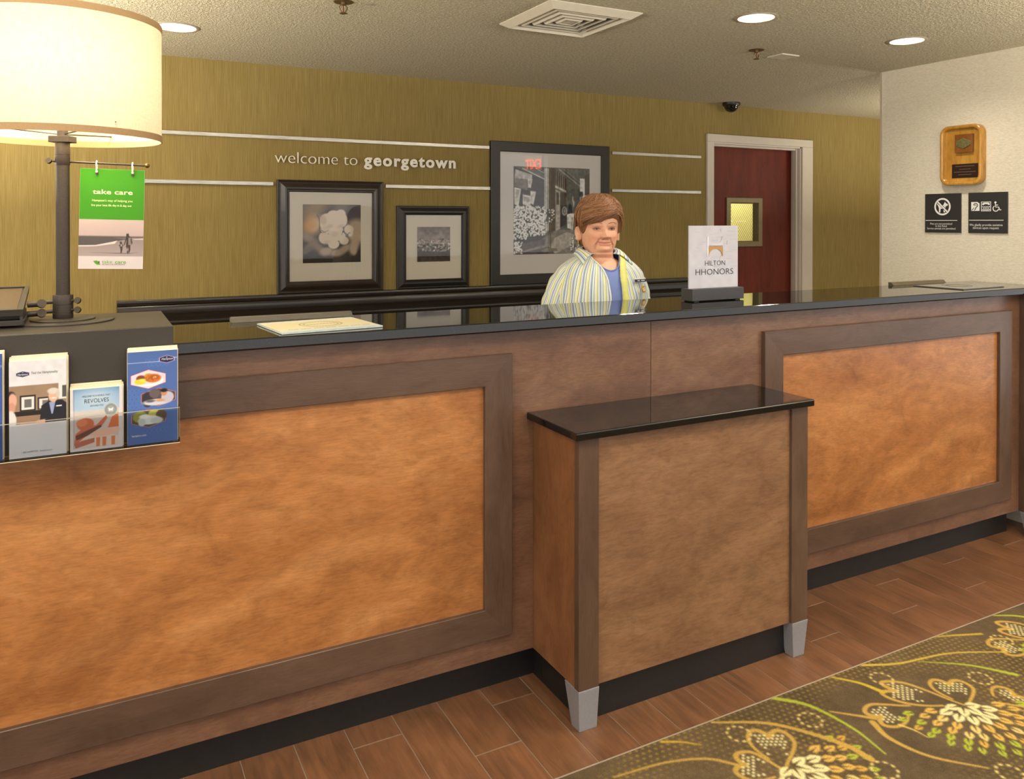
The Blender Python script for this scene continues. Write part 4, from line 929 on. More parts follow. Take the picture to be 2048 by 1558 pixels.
# hanging green card
kc = thing('hanging_card', tuple(on_rod(.117)), 'green and white take care card hanging from the lamp rod', 'card')
CR = math.radians(1.3); e1_ = np.array([RDIR[0], RDIR[1], 0])/np.hypot(RDIR[0], RDIR[1]); up = np.array([0,0,1.])
ex = e1_*math.cos(CR)-up*math.sin(CR); ey = up*math.cos(CR)+e1_*math.sin(CR); ez = np.cross(ex, ey)
KW, KH = .1530, .2600
ko = on_rod(.117)-up*.0137-ey*KH-ex*KW/2
PK = plane(ko, ex, ey, ez)
make('card_board', G().prism([(0,0),(KW,0),(KW,KH),(0,KH)], PK, -.0018, 0), plain('white_card', S(226,214,214), .6), kc)
ck = Canvas(KW, KH, .0010, (226,214,216)); qk = lambda a, b: ((a-150)/705*KW, (1485-b)/1262*KH)
ck.rect(0, qk(0,866)[1], KW, KH, (62,146,14)); ck.rect(0, qk(0,872)[1], KW, qk(0,862)[1], (206,232,160))
ck.vgrad(qk(0,1075)[1], qk(0,870)[1], (196,174,174), (206,186,182)); ck.vgrad(qk(0,1325)[1], qk(0,1075)[1], (176,160,160), (150,136,136))
pk = lambda q, col: ck.poly([qk(*p) for p in q], col)
pk([(140,1075),(860,1075),(860,1100),(640,1115),(500,1150),(330,1190),(140,1195)], (92,84,86)); pk([(140,1190),(330,1185),(500,1145),(570,1125),(540,1165),(330,1200),(140,1205)], (226,216,216)); pk([(520,1090),(860,1080),(860,1105),(720,1100),(640,1105)], (120,110,110)); pk([(720,1100),(860,1092),(860,1112),(760,1112)], (206,194,194))
pk([(270,1277),(700,1284),(800,1272),(700,1292),(560,1290)], (110,98,98))
for q in ([(668,1040),(690,1036),(694,1062),(720,1085),(736,1150),(728,1180),(716,1130),(712,1200),(714,1240),(700,1286),(690,1286),(694,1230),(684,1205),(676,1280),(684,1288),(700,1288),(664,1200),(670,1110),(650,1180),(640,1180),(662,1090)], [(668,1036),(692,1036),(694,1064),(668,1064)],
          [(594,1140),(616,1138),(622,1166),(640,1190),(628,1196),(626,1240),(618,1284),(606,1284),(604,1230),(596,1200),(586,1190),(600,1168)]): pk(q, (66,56,54))
pk([(690,1085),(716,1085),(712,1180),(690,1180)], (140,128,128)); pk([(602,1170),(624,1170),(624,1200),(602,1200)], (160,140,140))
ck.rect(0, 0, KW, qk(0,1325)[1], (228,216,218)); pk([(312,1386),(350,1380),(372,1396),(392,1434),(350,1432),(328,1412)], (88,160,44)); x_, y_ = qk(374,1400); ck.ell(x_, y_, .0014, .0024, (60,50,50))
ck.c *= .9
ck.make('card_print', PK, 0, 0, .0004, MAT_PRINT, kc)
for tx, a, b, w_, sz, m_, of in (('take care',290,540,.0945,.017,MAT_CREAMT,.00022), ("Hampton's way of helping you",286,634,.0955,.0078,MAT_CREAMT,0), ('live your best life day in & day out',280,694,.0945,.0078,MAT_CREAMT,0)):
    put_text('card_text', kc, PK, *qk(a, b), .0008, m_, tx, sz, fitw=w_, off=of)
put_text('card_text', kc, PK, *qk(405,1415), .0008, MAT_GREENT, 'take', .0125, fitw=.0245); put_text('card_text', kc, PK, *qk(548,1417), .0008, MAT_GREENT, 'care', .0125, fitw=.0265, off=.00015)
put_text('card_text', kc, PK, *qk(405,1436), .0008, MAT_DTEXT, 'we owe it to one another', .0052, fitw=.055)
mh = glassy('clear_plastic_hook', (.9,.9,.86,1), 1.5); mw = plain('white_plastic_hook', S(236,230,214), .35)
for a in (330, 722):
    u_, _ = qk(a, 300); hole = PK(np.array([[u_, KH-.013, .0015]]))[0]
    top = hole+up*.036; s_ = np.dot(top-RO, RDIR); rp = on_rod(s_)
    make('hook', G().tube(spline([hole+up*.006-ez*-.001, hole+up*.016+ez*.002, rp+ez*.0055-up*.003, rp+up*.0055, rp-ez*.0055-up*.002, hole+up*.012-ez*.006], 6), .0019, 8), mw, kc, smooth=True)
    make('grommet', G().tube([hole-ez*.001, hole+ez*.0008], .0036, 16), plain('dark_grommet', S(70,60,44), .4, .4), kc, smooth=True)
    make('grommet_cap', G().tube([hole+up*.0055-ez*.001, hole+up*.0055+ez*.0012], .0030, 16), mw, kc, smooth=True)

# ================================================================== ON THE COUNTER
def ang_plane(o, e): e = np.array(e)/np.hypot(*e); return plane((o[0],o[1],ZT), (e[0],e[1],0), (-e[1],e[0],0), (0,0,1))
pl = thing('counter_plaque', (.59,.11,ZT), 'pale glass plaque with oval emblem lying flat on the counter near the lamp', 'plaque')
PP = ang_plane((.4560,-.0215), (.2790,.026))
PW, PH = .290, .238
make('glass_slab', G().prism([(0,0),(PW,0),(PW,PH),(0,PH)], PP, .0006, .0056), plain('pale_aqua_glass', S(188,198,196), .1, spec=.6), pl, bevel=.0006, seg=1)
cq = Canvas(PW-.004, PH-.004, .0022, (226,226,212)); cq.vgrad(.05, .16, (226,220,190), (228,216,170)); cq.vgrad(.16, .234, (228,216,170), (222,226,222)); cq.vgrad(0, .05, (206,220,220), (226,222,200))
for rx, ry, col in ((.062,.058,(150,138,96)),(.058,.054,(230,222,184))): cq.ell(.150,.125,rx,ry,col)
for k in range(36): an = k*math.pi/18; cq.ell(.150+.049*math.cos(an), .125+.045*math.sin(an), .003, .003, (156,142,96))
for k in range(34): cq.ell(.026+k*.0072, .045, .0024, .004, (140,134,112) if k % 5 else (224,220,200))
for k in range(9): cq.ell(.112+k*.0096, .125, .0038, .006, (160,146,98))
cq.c *= np.array([.92,.92,.93])
cq.make('plaque_print', PP, .002, .002, .0058, MAT_PRINT, pl)
ab = make('acrylic_bar', G().add(*(lambda x0, x1: ([(x0,.300,ZT+.0004),(x0,.334,ZT+.0004),(x0,.334,ZT+.013),(x0,.322,ZT+.016),(x0,.312,ZT+.013),(x1,.300,ZT+.0004),(x1,.334,ZT+.0004),(x1,.334,ZT+.013),(x1,.322,ZT+.016),(x1,.312,ZT+.013)], [(0,1,2,3,4),(5,9,8,7,6),(0,5,6,1),(1,6,7,2),(2,7,8,3),(3,8,9,4),(4,9,5,0)]))(.376,.745)), plain('frosted_acrylic', S(98,94,86), .3, spec=.5))
tag(ab, 'frosted clear acrylic bar along the counter back edge behind the plaque', 'acrylic bar')
hs = thing('counter_sign', (2.124,.175,ZT), 'pale upright sign plate on a charcoal block at the counter middle', 'sign')
mb = plain('charcoal_block', S(62,60,64), .45, noise=.08, nscale=200)
base = make('base_block', G().box(1.9958,2.2518,.143,.2075,ZT+.004,1.2005), mb, hs, bevel=.001)
for x in (2.02,2.225): make('rubber_pad', G().box(x-.012,x+.012,.148,.2025,ZT,ZT+.0042), MAT_BLACK, base)
make('sign_plate', G().box(2.004,2.2485,.1725,.178,1.199,1.4385), plain('pale_lilac_acrylic', S(204,202,212), .15, spec=.5), hs, bevel=.0008)
ch = Canvas(.2405, .2355, .0022, (204,203,214)); ch.grain(.05, 40, 3)
r_ = np.random.RandomState(4)
for k in range(60): x, y = .02+r_.rand()*.19, .05+r_.rand()*.17; ch.line([(x,y),(x+.01+r_.rand()*.03,y)], .0012, (188,188,196))
ch.line([(.155,.215),(.152,.225)], .0016, (150,140,130)); ch.line([(.148,.105),(.154,.118),(.16,.135)], .0014, (170,160,150)); ch.line([(.185,.165),(.186,.178)], .0018, (140,136,140))
ch.make('plate_print', plane((2.006,.1725,1.2015), (1,0,0), (0,0,1), (0,-1,0)), 0, 0, .0004, MAT_PRINT, hs)
PH_ = WY(.1720); mg = plain('gold_emblem', S(186,140,86), .3, .7); msv = plain('silver_emblem', S(198,196,196), .25, .7)
lx, rx_, zc = 2.0955, 2.1695, 1.3595; half = .0385
up_ = [(lx,zc+.003),(rx_,zc+.003),(rx_,zc+half)]+[(( lx+rx_)/2+.0335*math.cos(t), zc+half-.029*math.sin(t)) for t in np.linspace(0, math.pi, 16)]+[(lx,zc+half)]
dn = [(lx,zc-.003),(lx,zc-half)]+[((lx+rx_)/2-.0335*math.cos(t), zc-half+.029*math.sin(t)) for t in np.linspace(0, math.pi, 16)]+[(rx_,zc-half),(rx_,zc-.003)]
make('emblem_upper', G().prism(up_, PH_, 0, .0025), msv, hs); make('emblem_lower', G().prism(dn, PH_, 0, .0025), mg, hs)
make('emblem_bar', G().prism([(lx,zc-.0014),(rx_,zc-.0014),(rx_,zc+.0014),(lx,zc+.0014)], PH_, 0, .002), mg, hs)
make('emblem_edge', G().prism([(lx-.004,zc-half),(lx,zc-half),(lx,zc+half),(lx-.004,zc+half)], PH_, 0, .003), plain('polished_silver', S(240,240,244), .15, .3), hs)
put_text('sign_text', hs, PH_, 2.1315, 1.2860, .0012, MAT_DTEXT, 'HILTON', .0275, align='CENTER', fitw=.1005, off=-.0003)
put_text('sign_text', hs, PH_, 2.1290, 1.2510, .0012, MAT_DTEXT, 'HHONORS', .0330, align='CENTER', fitw=.1880, off=-.0003)
gp = thing('glass_pad', (3.6,.13,ZT), 'smoky glass pad with faint emblem lying flat beside the white wall', 'glass pad')
PG = ang_plane((3.418,.012), (.3250,.014))
make('glass_slab', G().prism([(0,0),(.322,0),(.322,.238),(0,.238)], PG, .0005, .0045), plain('smoky_glass', S(96,94,90), .06, spec=.6), gp, bevel=.0005, seg=1)
gk = G(); stroke(arc(.16,.125,.062,0,360,40), .004, PG, .0046, .0049, gk); stroke(arc(.16,.125,.045,0,360,40), .003, PG, .0046, .0049, gk)
make('emblem', gk, plain('grey_etching', S(70,70,72), .4), gp, weld=False)
db = make('acrylic_bar', G().add(*(lambda x0, x1: ([(x0,.305,ZT+.0004),(x0,.334,ZT+.0004),(x0,.334,ZT+.015),(x0,.318,ZT+.015),(x1,.305,ZT+.0004),(x1,.334,ZT+.0004),(x1,.334,ZT+.015),(x1,.318,ZT+.015)], [(0,1,2,3),(4,7,6,5),(0,4,5,1),(1,5,6,2),(2,6,7,3),(3,7,4,0)]))(3.345,3.735)), plain('acrylic_dark_reflection', S(92,82,64), .3))  # dark tint stands in for the reflection on the acrylic
tag(db, 'acrylic bar with dark reflection in its tint along the counter back edge by the white wall', 'acrylic bar')
# ================================================================== THE CLERK
# built facing -Y at the origin, then turned and set on the floor behind the counter
PERS = np.array([1.885, .60, 0.]); TH = math.radians(-34.3+25)
def toW(V, th=TH):
    V = np.asarray(V, float); c, s = math.cos(th), math.sin(th)
    return np.stack([V[:,0]*c-V[:,1]*s, V[:,0]*s+V[:,1]*c, V[:,2]], 1)+PERS
pe = thing('person', tuple(PERS), 'smiling clerk with short brown hair in a striped shirt behind the counter', 'person')
def interp(tab, z):
    tab = np.array(tab); return [np.interp(z, tab[:,0], tab[:,k]) for k in range(1, tab.shape[1])]
def smooth_tab(tab, n):
    """Catmull-Rom resampling of a table of rings"""
    return spline(np.array(tab, float), n)
# ---- head, neck and trunk as one loft (z, half width, front, back)
HEADR = [(1.5560,.004,.004,.004),(1.553,.020,.022,.028),(1.545,.040,.044,.052),(1.530,.058,.064,.075),(1.508,.070,.080,.090),(1.480,.0755,.0895,.095),(1.450,.0765,.0940,.095),(1.4225,.0745,.0905,.091),(1.395,.0735,.0935,.086),(1.369,.0695,.0955,.080),(1.352,.0645,.0955,.075),(1.340,.0585,.0940,.072),(1.331,.0560,.0870,.070),(1.322,.0560,.0790,.069),(1.312,.0570,.0700,.070),(1.302,.0600,.0660,.073),
         (1.290,.085,.070,.080),(1.275,.120,.085,.088),(1.250,.155,.110,.095),(1.20,.178,.140,.100),(1.13,.185,.155,.105),(1.03,.190,.155,.112),(.95,.200,.150,.118),(.87,.205,.140,.125),(.80,.195,.125,.125),(.76,.17,.11,.11)]
NS = 200
# more columns across the face
q = np.linspace(-1, 1, NS, endpoint=False); THETA = math.pi*(.55*q+.45*np.sign(q)*np.abs(q)**2.2)   # 0 = front (-Y), + = viewer's right
def loft(tab, theta, ex=2.25):
    z, hw, fr, bk = (np.array(tab)[:, k][:, None] for k in range(4))
    if isinstance(ex, str): ex = np.interp(z, [1.29,1.31,1.335,1.36,1.40,1.43], [2.25,2.1,1.85,1.9,2.1,2.25])
    s, c = np.sin(theta)[None], np.cos(theta)[None]
    dep = np.where(c > 0, fr, bk); r = (np.abs(s/hw)**ex+np.abs(c/dep)**ex)**(-1/ex)
    return np.stack([r*s, -r*c, np.broadcast_to(z, r.shape)], -1)
head_tab = np.concatenate([smooth_tab(HEADR[:5], 8), smooth_tab(HEADR[4:16], 9)[1:], smooth_tab(HEADR[15:], 6)[1:]])
Vh = loft(head_tab, THETA, 'face')
def face_disp(x, z):
    """outward push of the face (metres, towards -Y)"""
    g = lambda cx, cz, sx, sz: np.exp(-((x-cx)/sx)**2-((z-cz)/sz)**2)
    ax = np.abs(x); d = np.zeros_like(x)
    # nose
    t = np.clip((1.440-z)/(1.440-1.396), 0, 1); fall = np.clip((z-1.3815)/.010, 0, 1); fall = fall*fall*(3-2*fall)
    up_ = np.clip((1.450-z)/.012, 0, 1)
    d += (.005+.023*t**1.3)*np.exp(-(x/(.0080+.0075*t))**2)*fall*up_
    d += .0115*np.exp(-((ax-.0155)/.0062)**2-((z-1.3895)/.0070)**2)
    d += .0060*np.exp(-(x/.0105)**2-((z-1.3945)/.0070)**2)
    # sockets, brow, lids
    d -= .0085*np.exp(-((ax-.0315)/.0165)**2-((z-1.4245)/.0095)**2)
    d -= .004*np.exp(-((ax-.014)/.007)**2-((z-1.427)/.009)**2)
    d += .0040*np.exp(-((ax-.034)/.020)**2-((z-1.4475)/.0075)**2)
    d += .0042*np.exp(-((ax-.033)/.017)**2-((z-1.4345)/.0050)**2)
    d += .0032*np.exp(-((ax-.031)/.015)**2-((z-1.4125)/.0042)**2)
    # cheeks and folds
    d += .0085*np.exp(-((ax-.042)/.019)**2-((z-1.393)/.015)**2)
    d += .0050*np.exp(-((ax-.048)/.018)**2-((z-1.360)/.016)**2)
    fx = .0175+(1.390-z)*.62
    d -= .0055*np.exp(-((ax-fx)/.0036)**2)*np.clip((z-1.352)/.006, 0, 1)*np.clip((1.394-z)/.006, 0, 1)
    mx_ = .0315+(1.366-z)*.25
    d -= .0034*np.exp(-((ax-mx_)/.0034)**2)*np.clip((z-1.343)/.006, 0, 1)*np.clip((1.368-z)/.004, 0, 1)
    # lips: corners pulled up a little
    zm = 1.3655+.0042*(ax/.029)**2; w_ = np.clip((.032-ax)/.006, 0, 1)
    d += w_*(.0016*np.exp(-((z-zm-.0045)/.0030)**2)+.0026*np.exp(-((z-zm+.0055)/.0040)**2)-.0034*np.exp(-((z-zm)/.0016)**2))
    d -= .0020*np.exp(-(x/.004)**2-((z-1.3775)/.004)**2)
    # chin
    d -= .0018*np.exp(-(x/.018)**2-((z-1.3530)/.0042)**2)
    d += .0070*np.exp(-(x/.019)**2-((z-1.341)/.0085)**2)
    # soft second chin
    d += .0090*np.exp(-(x/.040)**2-((z-1.3175)/.0075)**2)
    d -= .0020*np.exp(-(x/.035)**2-((z-1.3275)/.0030)**2)
    d -= .0018*np.exp(-(x/.035)**2-((z-1.3060)/.0028)**2)
    return d
fz = np.clip((Vh[..., 1]+.02)/-.035, 0, 1)
Vh[..., 1] -= face_disp(Vh[..., 0], Vh[..., 2])*fz
HTURN = math.radians(-9)   # head turned slightly against the trunk
def turn_head(V):
    V = np.array(V, float); k = np.clip((V[:,2]-1.29)/.03, 0, 1)*HTURN; c, s = np.cos(k), np.sin(k)
    return np.stack([V[:,0]*c-V[:,1]*s, V[:,0]*s+V[:,1]*c, V[:,2]], 1)
def face_pt(x, z, out=0.):
    """surface point of the face"""
    F_ = Vh[:, NS//2-60:NS//2+60].reshape(-1, 3); d = np.hypot(F_[:,0]-x, F_[:,2]-z); i = np.argsort(d)[:4]; w_ = 1/(d[i]+1e-5)
    return np.array([x, (F_[i,1]*w_).sum()/w_.sum()-out, z])
def loft_faces(nr, ns, closed=True):
    return [(i*ns+k, i*ns+(k+1)%ns, (i+1)*ns+(k+1)%ns, (i+1)*ns+k) for i in range(nr-1) for k in range(ns if closed else ns-1)]
gb = G(); nr = len(head_tab); flat = Vh.reshape(-1, 3)
gb.add(toW(turn_head(flat)), loft_faces(nr, NS)+[tuple(range(NS)), tuple((nr-1)*NS+k for k in range(NS))])
# ears
def ear(s_):
    c = np.array([s_*.0815, .012, 1.4035]); V = []; n = 20; rows = [(.0,.0,-.006),(.35,.4,.004),(.62,.62,.0025),(.8,.82,.0085),(.95,.96,.010),(1.0,1.0,.005),(.93,.93,-.004)]
    for a, b, h in rows:
        for k in range(n):
            t = 2*math.pi*k/n; yy = b*.0165*math.cos(t)*(1 if math.sin(t) > -.2 else .72); zz = a*.030*math.sin(t)
            V.append((c[0]+s_*(h+.010*(yy/.0165)*.6), c[1]+yy+.003*math.sin(t), c[2]+zz))
    return V, [(i*n+k, i*n+(k+1)%n, (i+1)*n+(k+1)%n, (i+1)*n+k) for i in range(len(rows)-1) for k in range(n)]
for s_ in (-1, 1): V, F = ear(s_); gb.add(toW(turn_head(V)), F)
# arms and hands, legs (one mesh with the trunk)
def limb(g, pts, r, n=16): g.tube(toW(spline(pts, 5)), np.interp(np.linspace(0, 1, (len(pts)-1)*5+1), np.linspace(0, 1, len(r)), r), n)
HANDS = []
for s_ in (-1, 1):
    sh, el, wr = (s_*.118,.0,1.235), (s_*.214,.028,1.015), (s_*.125,-.125,.965)
    limb(gb, [sh, ((sh[0]+el[0])/2+s_*.012,.012,1.14), el], [.034,.036,.036]); limb(gb, [el, ((el[0]+wr[0])/2+s_*.01,-.055,.985), wr], [.036,.034,.026])
    d = np.array([-s_*.86,-.42,-.20]); d /= np.linalg.norm(d); side = np.cross(d, (0,0,1)); side /= np.linalg.norm(side); w0 = np.array(wr)
    palm = w0+d*.045; gb.tube(toW([w0-d*.01, w0+d*.02, palm, palm+d*.04]), [.024,.029,.036,.030], 14)
    for k, (off, L, r) in enumerate([(-.027,.066,.0085),(-.009,.076,.009),(.009,.071,.0088),(.026,.056,.008)]):
        b = palm+d*.03+side*off; gb.tube(toW([b, b+d*L*.4+np.array([0,0,.004]), b+d*L*.75-np.array([0,0,.008]), b+d*L*.95-np.array([0,0,.024])]), [r,r,r*.92,r*.7], 10)
    b = w0+d*.03+side*s_*-.02*-1; gb.tube(toW([b, b+d*.03+side*s_*.028, b+d*.062+side*s_*.034]), [.012,.0105,.008], 10)
    limb(gb, [(s_*.090,.0,.84),(s_*.095,.0,.46),(s_*.095,.02,.09)], [.090,.062,.042])
def _skin():
    k = N('skin'); a = k.n('ShaderNodeAttribute', attribute_name='Col'); f = k.noise(k.coord(), 220, 3); k.bump(f, .0004)
    c = k.mix(.25, a.outputs['Color'], k.ramp(f, [(.3, S(206,140,108)), (.7, S(244,192,160))]))
    k.b.inputs['Subsurface Weight'].default_value = .12; k.b.inputs['Subsurface Radius'].default_value = (.010,.004,.002)
    return k.set(c, .45, 0, .35)
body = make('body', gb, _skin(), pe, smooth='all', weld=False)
# skin tints: lips, cheeks, lids; shade painted under the nose and in folds
nv = len(body.data.vertices); at = body.data.color_attributes.new('Col', 'FLOAT_COLOR', 'POINT')
colr = np.tile(np.array([236,182,152.])/255, (nv, 1)); x, z = flat[:,0], flat[:,2]; front = flat[:,1] < -.05
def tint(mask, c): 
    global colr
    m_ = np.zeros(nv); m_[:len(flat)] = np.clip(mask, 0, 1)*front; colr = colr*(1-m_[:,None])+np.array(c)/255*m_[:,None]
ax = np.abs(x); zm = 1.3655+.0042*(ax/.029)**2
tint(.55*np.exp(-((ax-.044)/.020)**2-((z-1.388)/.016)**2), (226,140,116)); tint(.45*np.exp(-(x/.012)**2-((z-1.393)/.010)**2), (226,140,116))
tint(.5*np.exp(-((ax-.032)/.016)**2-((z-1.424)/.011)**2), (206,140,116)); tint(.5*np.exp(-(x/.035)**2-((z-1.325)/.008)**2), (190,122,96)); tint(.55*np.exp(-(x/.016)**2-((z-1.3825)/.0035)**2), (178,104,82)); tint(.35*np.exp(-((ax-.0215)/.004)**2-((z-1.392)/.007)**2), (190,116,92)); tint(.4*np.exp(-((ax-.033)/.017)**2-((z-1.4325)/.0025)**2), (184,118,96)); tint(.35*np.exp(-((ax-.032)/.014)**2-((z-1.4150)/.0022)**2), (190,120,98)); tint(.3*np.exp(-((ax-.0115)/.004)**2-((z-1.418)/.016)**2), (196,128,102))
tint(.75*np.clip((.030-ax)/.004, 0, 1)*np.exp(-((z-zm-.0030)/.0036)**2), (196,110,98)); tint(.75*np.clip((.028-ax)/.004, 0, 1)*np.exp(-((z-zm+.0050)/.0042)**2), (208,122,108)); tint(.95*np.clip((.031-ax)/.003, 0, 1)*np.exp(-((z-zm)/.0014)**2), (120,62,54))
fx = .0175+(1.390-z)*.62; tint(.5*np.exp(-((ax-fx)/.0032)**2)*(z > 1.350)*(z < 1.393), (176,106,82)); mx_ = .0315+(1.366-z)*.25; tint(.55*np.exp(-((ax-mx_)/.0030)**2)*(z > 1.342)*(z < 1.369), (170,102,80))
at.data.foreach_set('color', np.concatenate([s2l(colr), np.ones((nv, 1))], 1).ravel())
# eyes, lashes, brows
MAT_EYEW = plain('eye_white', S(190,176,168), .2, noise=.03); MAT_IRIS = plain('blue_grey_iris', S(84,96,110), .15, noise=.2, nscale=900); MAT_LASH = plain('lash_brown', S(74,48,38), .6); MAT_BROW = plain('brow_brown', S(170,118,88), .7)
for s_ in (-1, 1):
    c = face_pt(s_*.0315, 1.4228)
    n = 24; V = []; 
    for i, (a, h) in enumerate([(1,-.004),(.96,.0002),(.7,.0026),(.35,.0038),(.0,.0042)]):
        for k in range(n):
            t = 2*math.pi*k/n; u_, v_ = .0142*a*math.cos(t), (.0036 if math.sin(t) > 0 else .0026)*a*math.sin(t)*(1-.25*abs(math.cos(t))**3)
            V.append((c[0]+u_, face_pt(c[0], 1.4228)[1]-h+.35*abs(u_)*.35, c[2]+v_-.0006*0))
    eye = make('eye', G().add(toW(turn_head(V)), loft_faces(5, n)+[tuple(4*n+k for k in range(n))]), MAT_EYEW, pe, smooth='all')
    ic = c+np.array([0,-.0048,.0004]); V = [(ic[0]+.0040*math.cos(t), ic[1]+.0006*abs(math.cos(t)), ic[2]+.0029*math.sin(t)) for t in np.linspace(0, 2*math.pi, 18)[:-1]]
    make('iris', G().add(toW(turn_head(V)), [tuple(range(17))]), MAT_IRIS, eye)
    V = [(ic[0]+.0018*math.cos(t), ic[1]-.0003, ic[2]+.0018*math.sin(t)) for t in np.linspace(0, 2*math.pi, 14)[:-1]]
    make('pupil', G().add(toW(turn_head(V)), [tuple(range(13))]), plain('pupil', S(20,18,20), .1), eye)
    up_l = [face_pt(s_*(.0315+.0155*math.cos(t)), 1.4228+.0040*math.sin(t), .0030+.002*math.sin(t)) for t in np.linspace(math.pi*.97, .03*math.pi, 12)]
    make('eyelash', G().tube(toW(turn_head(up_l)), np.interp(np.linspace(0,1,12), [0,.5,1], [.0006,.0014,.0008]), 6), MAT_LASH, pe, smooth=True)
    lo_l = [face_pt(s_*(.0315+.0145*math.cos(t)), 1.4222-.0030*math.sin(t), .0022) for t in np.linspace(math.pi*.95, .05*math.pi, 12)]
    make('lower_lid_line', G().tube(toW(turn_head(lo_l)), .0005, 6), plain('lid_line', S(168,108,88), .6), pe, smooth=True)
    br = [face_pt(s_*a, b, .0010) for a, b in ((.014,1.4445),(.022,1.4485),(.033,1.4505),(.043,1.4485),(.051,1.4430))]
    make('eyebrow', G().tube(toW(turn_head(spline(br, 4))), np.interp(np.linspace(0,1,17), [0,.3,1], [.0014,.0019,.0007]), 6), MAT_BROW, pe, smooth=True)
for s_ in (-1, 1):
    nb = [face_pt(s_*.0070, 1.3828, .0012), face_pt(s_*.0105, 1.3832, .0008)]
    make('nostril', G().tube(toW(turn_head(nb)), [.0018,.0016], 8), plain('nostril_shade', S(120,66,52), .7), pe, smooth=True)
er = np.array([-.087,.006,1.3735]); make('earring', G().tube(toW(turn_head(er+np.array([(0,.004*math.cos(t),.007*math.sin(t)-.004) for t in np.linspace(0, 2*math.pi, 18)]))), .0013, 6).ball(toW(turn_head([er+np.array([-.001,-.003,0])]))[0], .003, 10, 6), plain('gold_earring', S(196,170,110), .25, .9), pe, smooth=True)

# ---- hair: a full shell plus combed locks
def hair_r(theta, z):
    """outer hair surface (r, for direction theta at height z)"""
    tab = [(1.30,.078,.07,.086),(1.34,.080,.080,.092),(1.37,.084,.086,.102),(1.40,.0885,.090,.108),(1.44,.0915,.099,.114),(1.475,.0925,.1070,.117),(1.505,.0870,.1060,.115),(1.530,.0740,.0930,.104),(1.550,.0540,.0720,.084),(1.563,.034,.046,.056),(1.571,.014,.018,.024)]
    hw, fr, bk = interp(tab, z); s, c = np.sin(theta), np.cos(theta); dp = np.where(c > 0, fr, bk)
    return (np.abs(s/hw)**2.1+np.abs(c/dp)**2.1)**(-1/2.1)
def hairline(theta):
    d = np.degrees(theta)
    return np.interp(d, [-180,-145,-128,-116,-108,-100,-92,-84,-74,-62,-50,-36,-22,-8,8,22,38,52,62,72,84,94,104,120,140,180],
                     [1.330,1.336,1.352,1.388,1.425,1.442,1.447,1.436,1.402,1.412,1.436,1.446,1.450,1.456,1.463,1.467,1.460,1.447,1.425,1.402,1.430,1.445,1.430,1.360,1.336,1.330])
nt, nz = 160, 44
th = np.linspace(-math.pi, math.pi, nt, endpoint=False); tt = np.linspace(0, 1, nz)
zl = hairline(th); Z_ = zl[None]+(1.5712-zl[None])*(np.sin(tt*math.pi/2)**1.05)[:, None]; TH_ = np.broadcast_to(th[None], Z_.shape)
R_ = hair_r(TH_, Z_); edge = np.clip(tt/.16, 0, 1)[:, None]; Rin = R_-.013; R_ = Rin+.013*np.sqrt(np.clip(1-(1-edge)**2, 0, 1))
flow = TH_*6+(Z_-1.47)*30
R_ = R_+.0022*np.sin(flow*3.1+vnoise(TH_*3+20, Z_*30, 1., 5)*7)*np.clip(tt*4, 0, 1)[:,None]*np.clip((1-tt)*6,0,1)[:,None]
Vo = np.stack([R_*np.sin(TH_), -R_*np.cos(TH_), Z_], -1).reshape(-1, 3)
Ri0 = hair_r(th, zl)-.022; Vi = np.stack([Ri0*np.sin(th), -Ri0*np.cos(th), zl+.006], -1)
gh = G(); gh.add(toW(turn_head(np.concatenate([Vi, Vo]))), loft_faces(nz+1, nt)+[tuple(nz*nt+k for k in range(nt))])
def _hair():
    k = N('auburn_hair'); a = k.n('ShaderNodeAttribute', attribute_name='Col')
    v = k.coord(scale=(1,1,1)); f = k.noise(v, 260, 3); c = k.mix(.35, a.outputs['Color'], k.ramp(f, [(.3, S(98,62,40)), (.7, S(182,130,90))]))
    return k.set(c, .42, 0, .4)
locks = []; r_ = np.random.RandomState(12); base_n = gh.n; lock_col = []
def lock(path, rad, shade):
    global gh
    n0 = gh.n; gh.tube(toW(turn_head(path)), np.interp(np.linspace(0,1,len(path)), [0,.15,.7,1], [rad*.4,rad,rad*.8,rad*.12]), 5); lock_col.append((n0, gh.n, shade))
for k in range(1300):
    # comb away from the crown, sides and back
    th_end = (r_.rand()*2-1)*math.pi; d = math.degrees(th_end)
    if -62 < d < 62: continue
    zst = 1.50+.066*r_.rand(); th0 = th_end*.8+(r_.rand()-.5)*.4
    ze = hairline(np.array([th_end]))[0]-.003+r_.rand()*.06; n = 9; s_ = np.linspace(0, 1, n)
    tz = zst+(ze-zst)*s_**1.2; tth = th0+(th_end-th0)*s_**.85; lift = .001+.006*r_.rand()*np.sin(s_*math.pi)-.004*np.clip((s_-.80)/.20, 0, 1)+.004*r_.rand()*s_
    rr = hair_r(tth, tz)+lift; path = np.stack([rr*np.sin(tth), -rr*np.cos(tth), tz+.002*np.sin(s_*6+k)], 1)
    lock(path, .0009+.0017*r_.rand(), r_.rand())
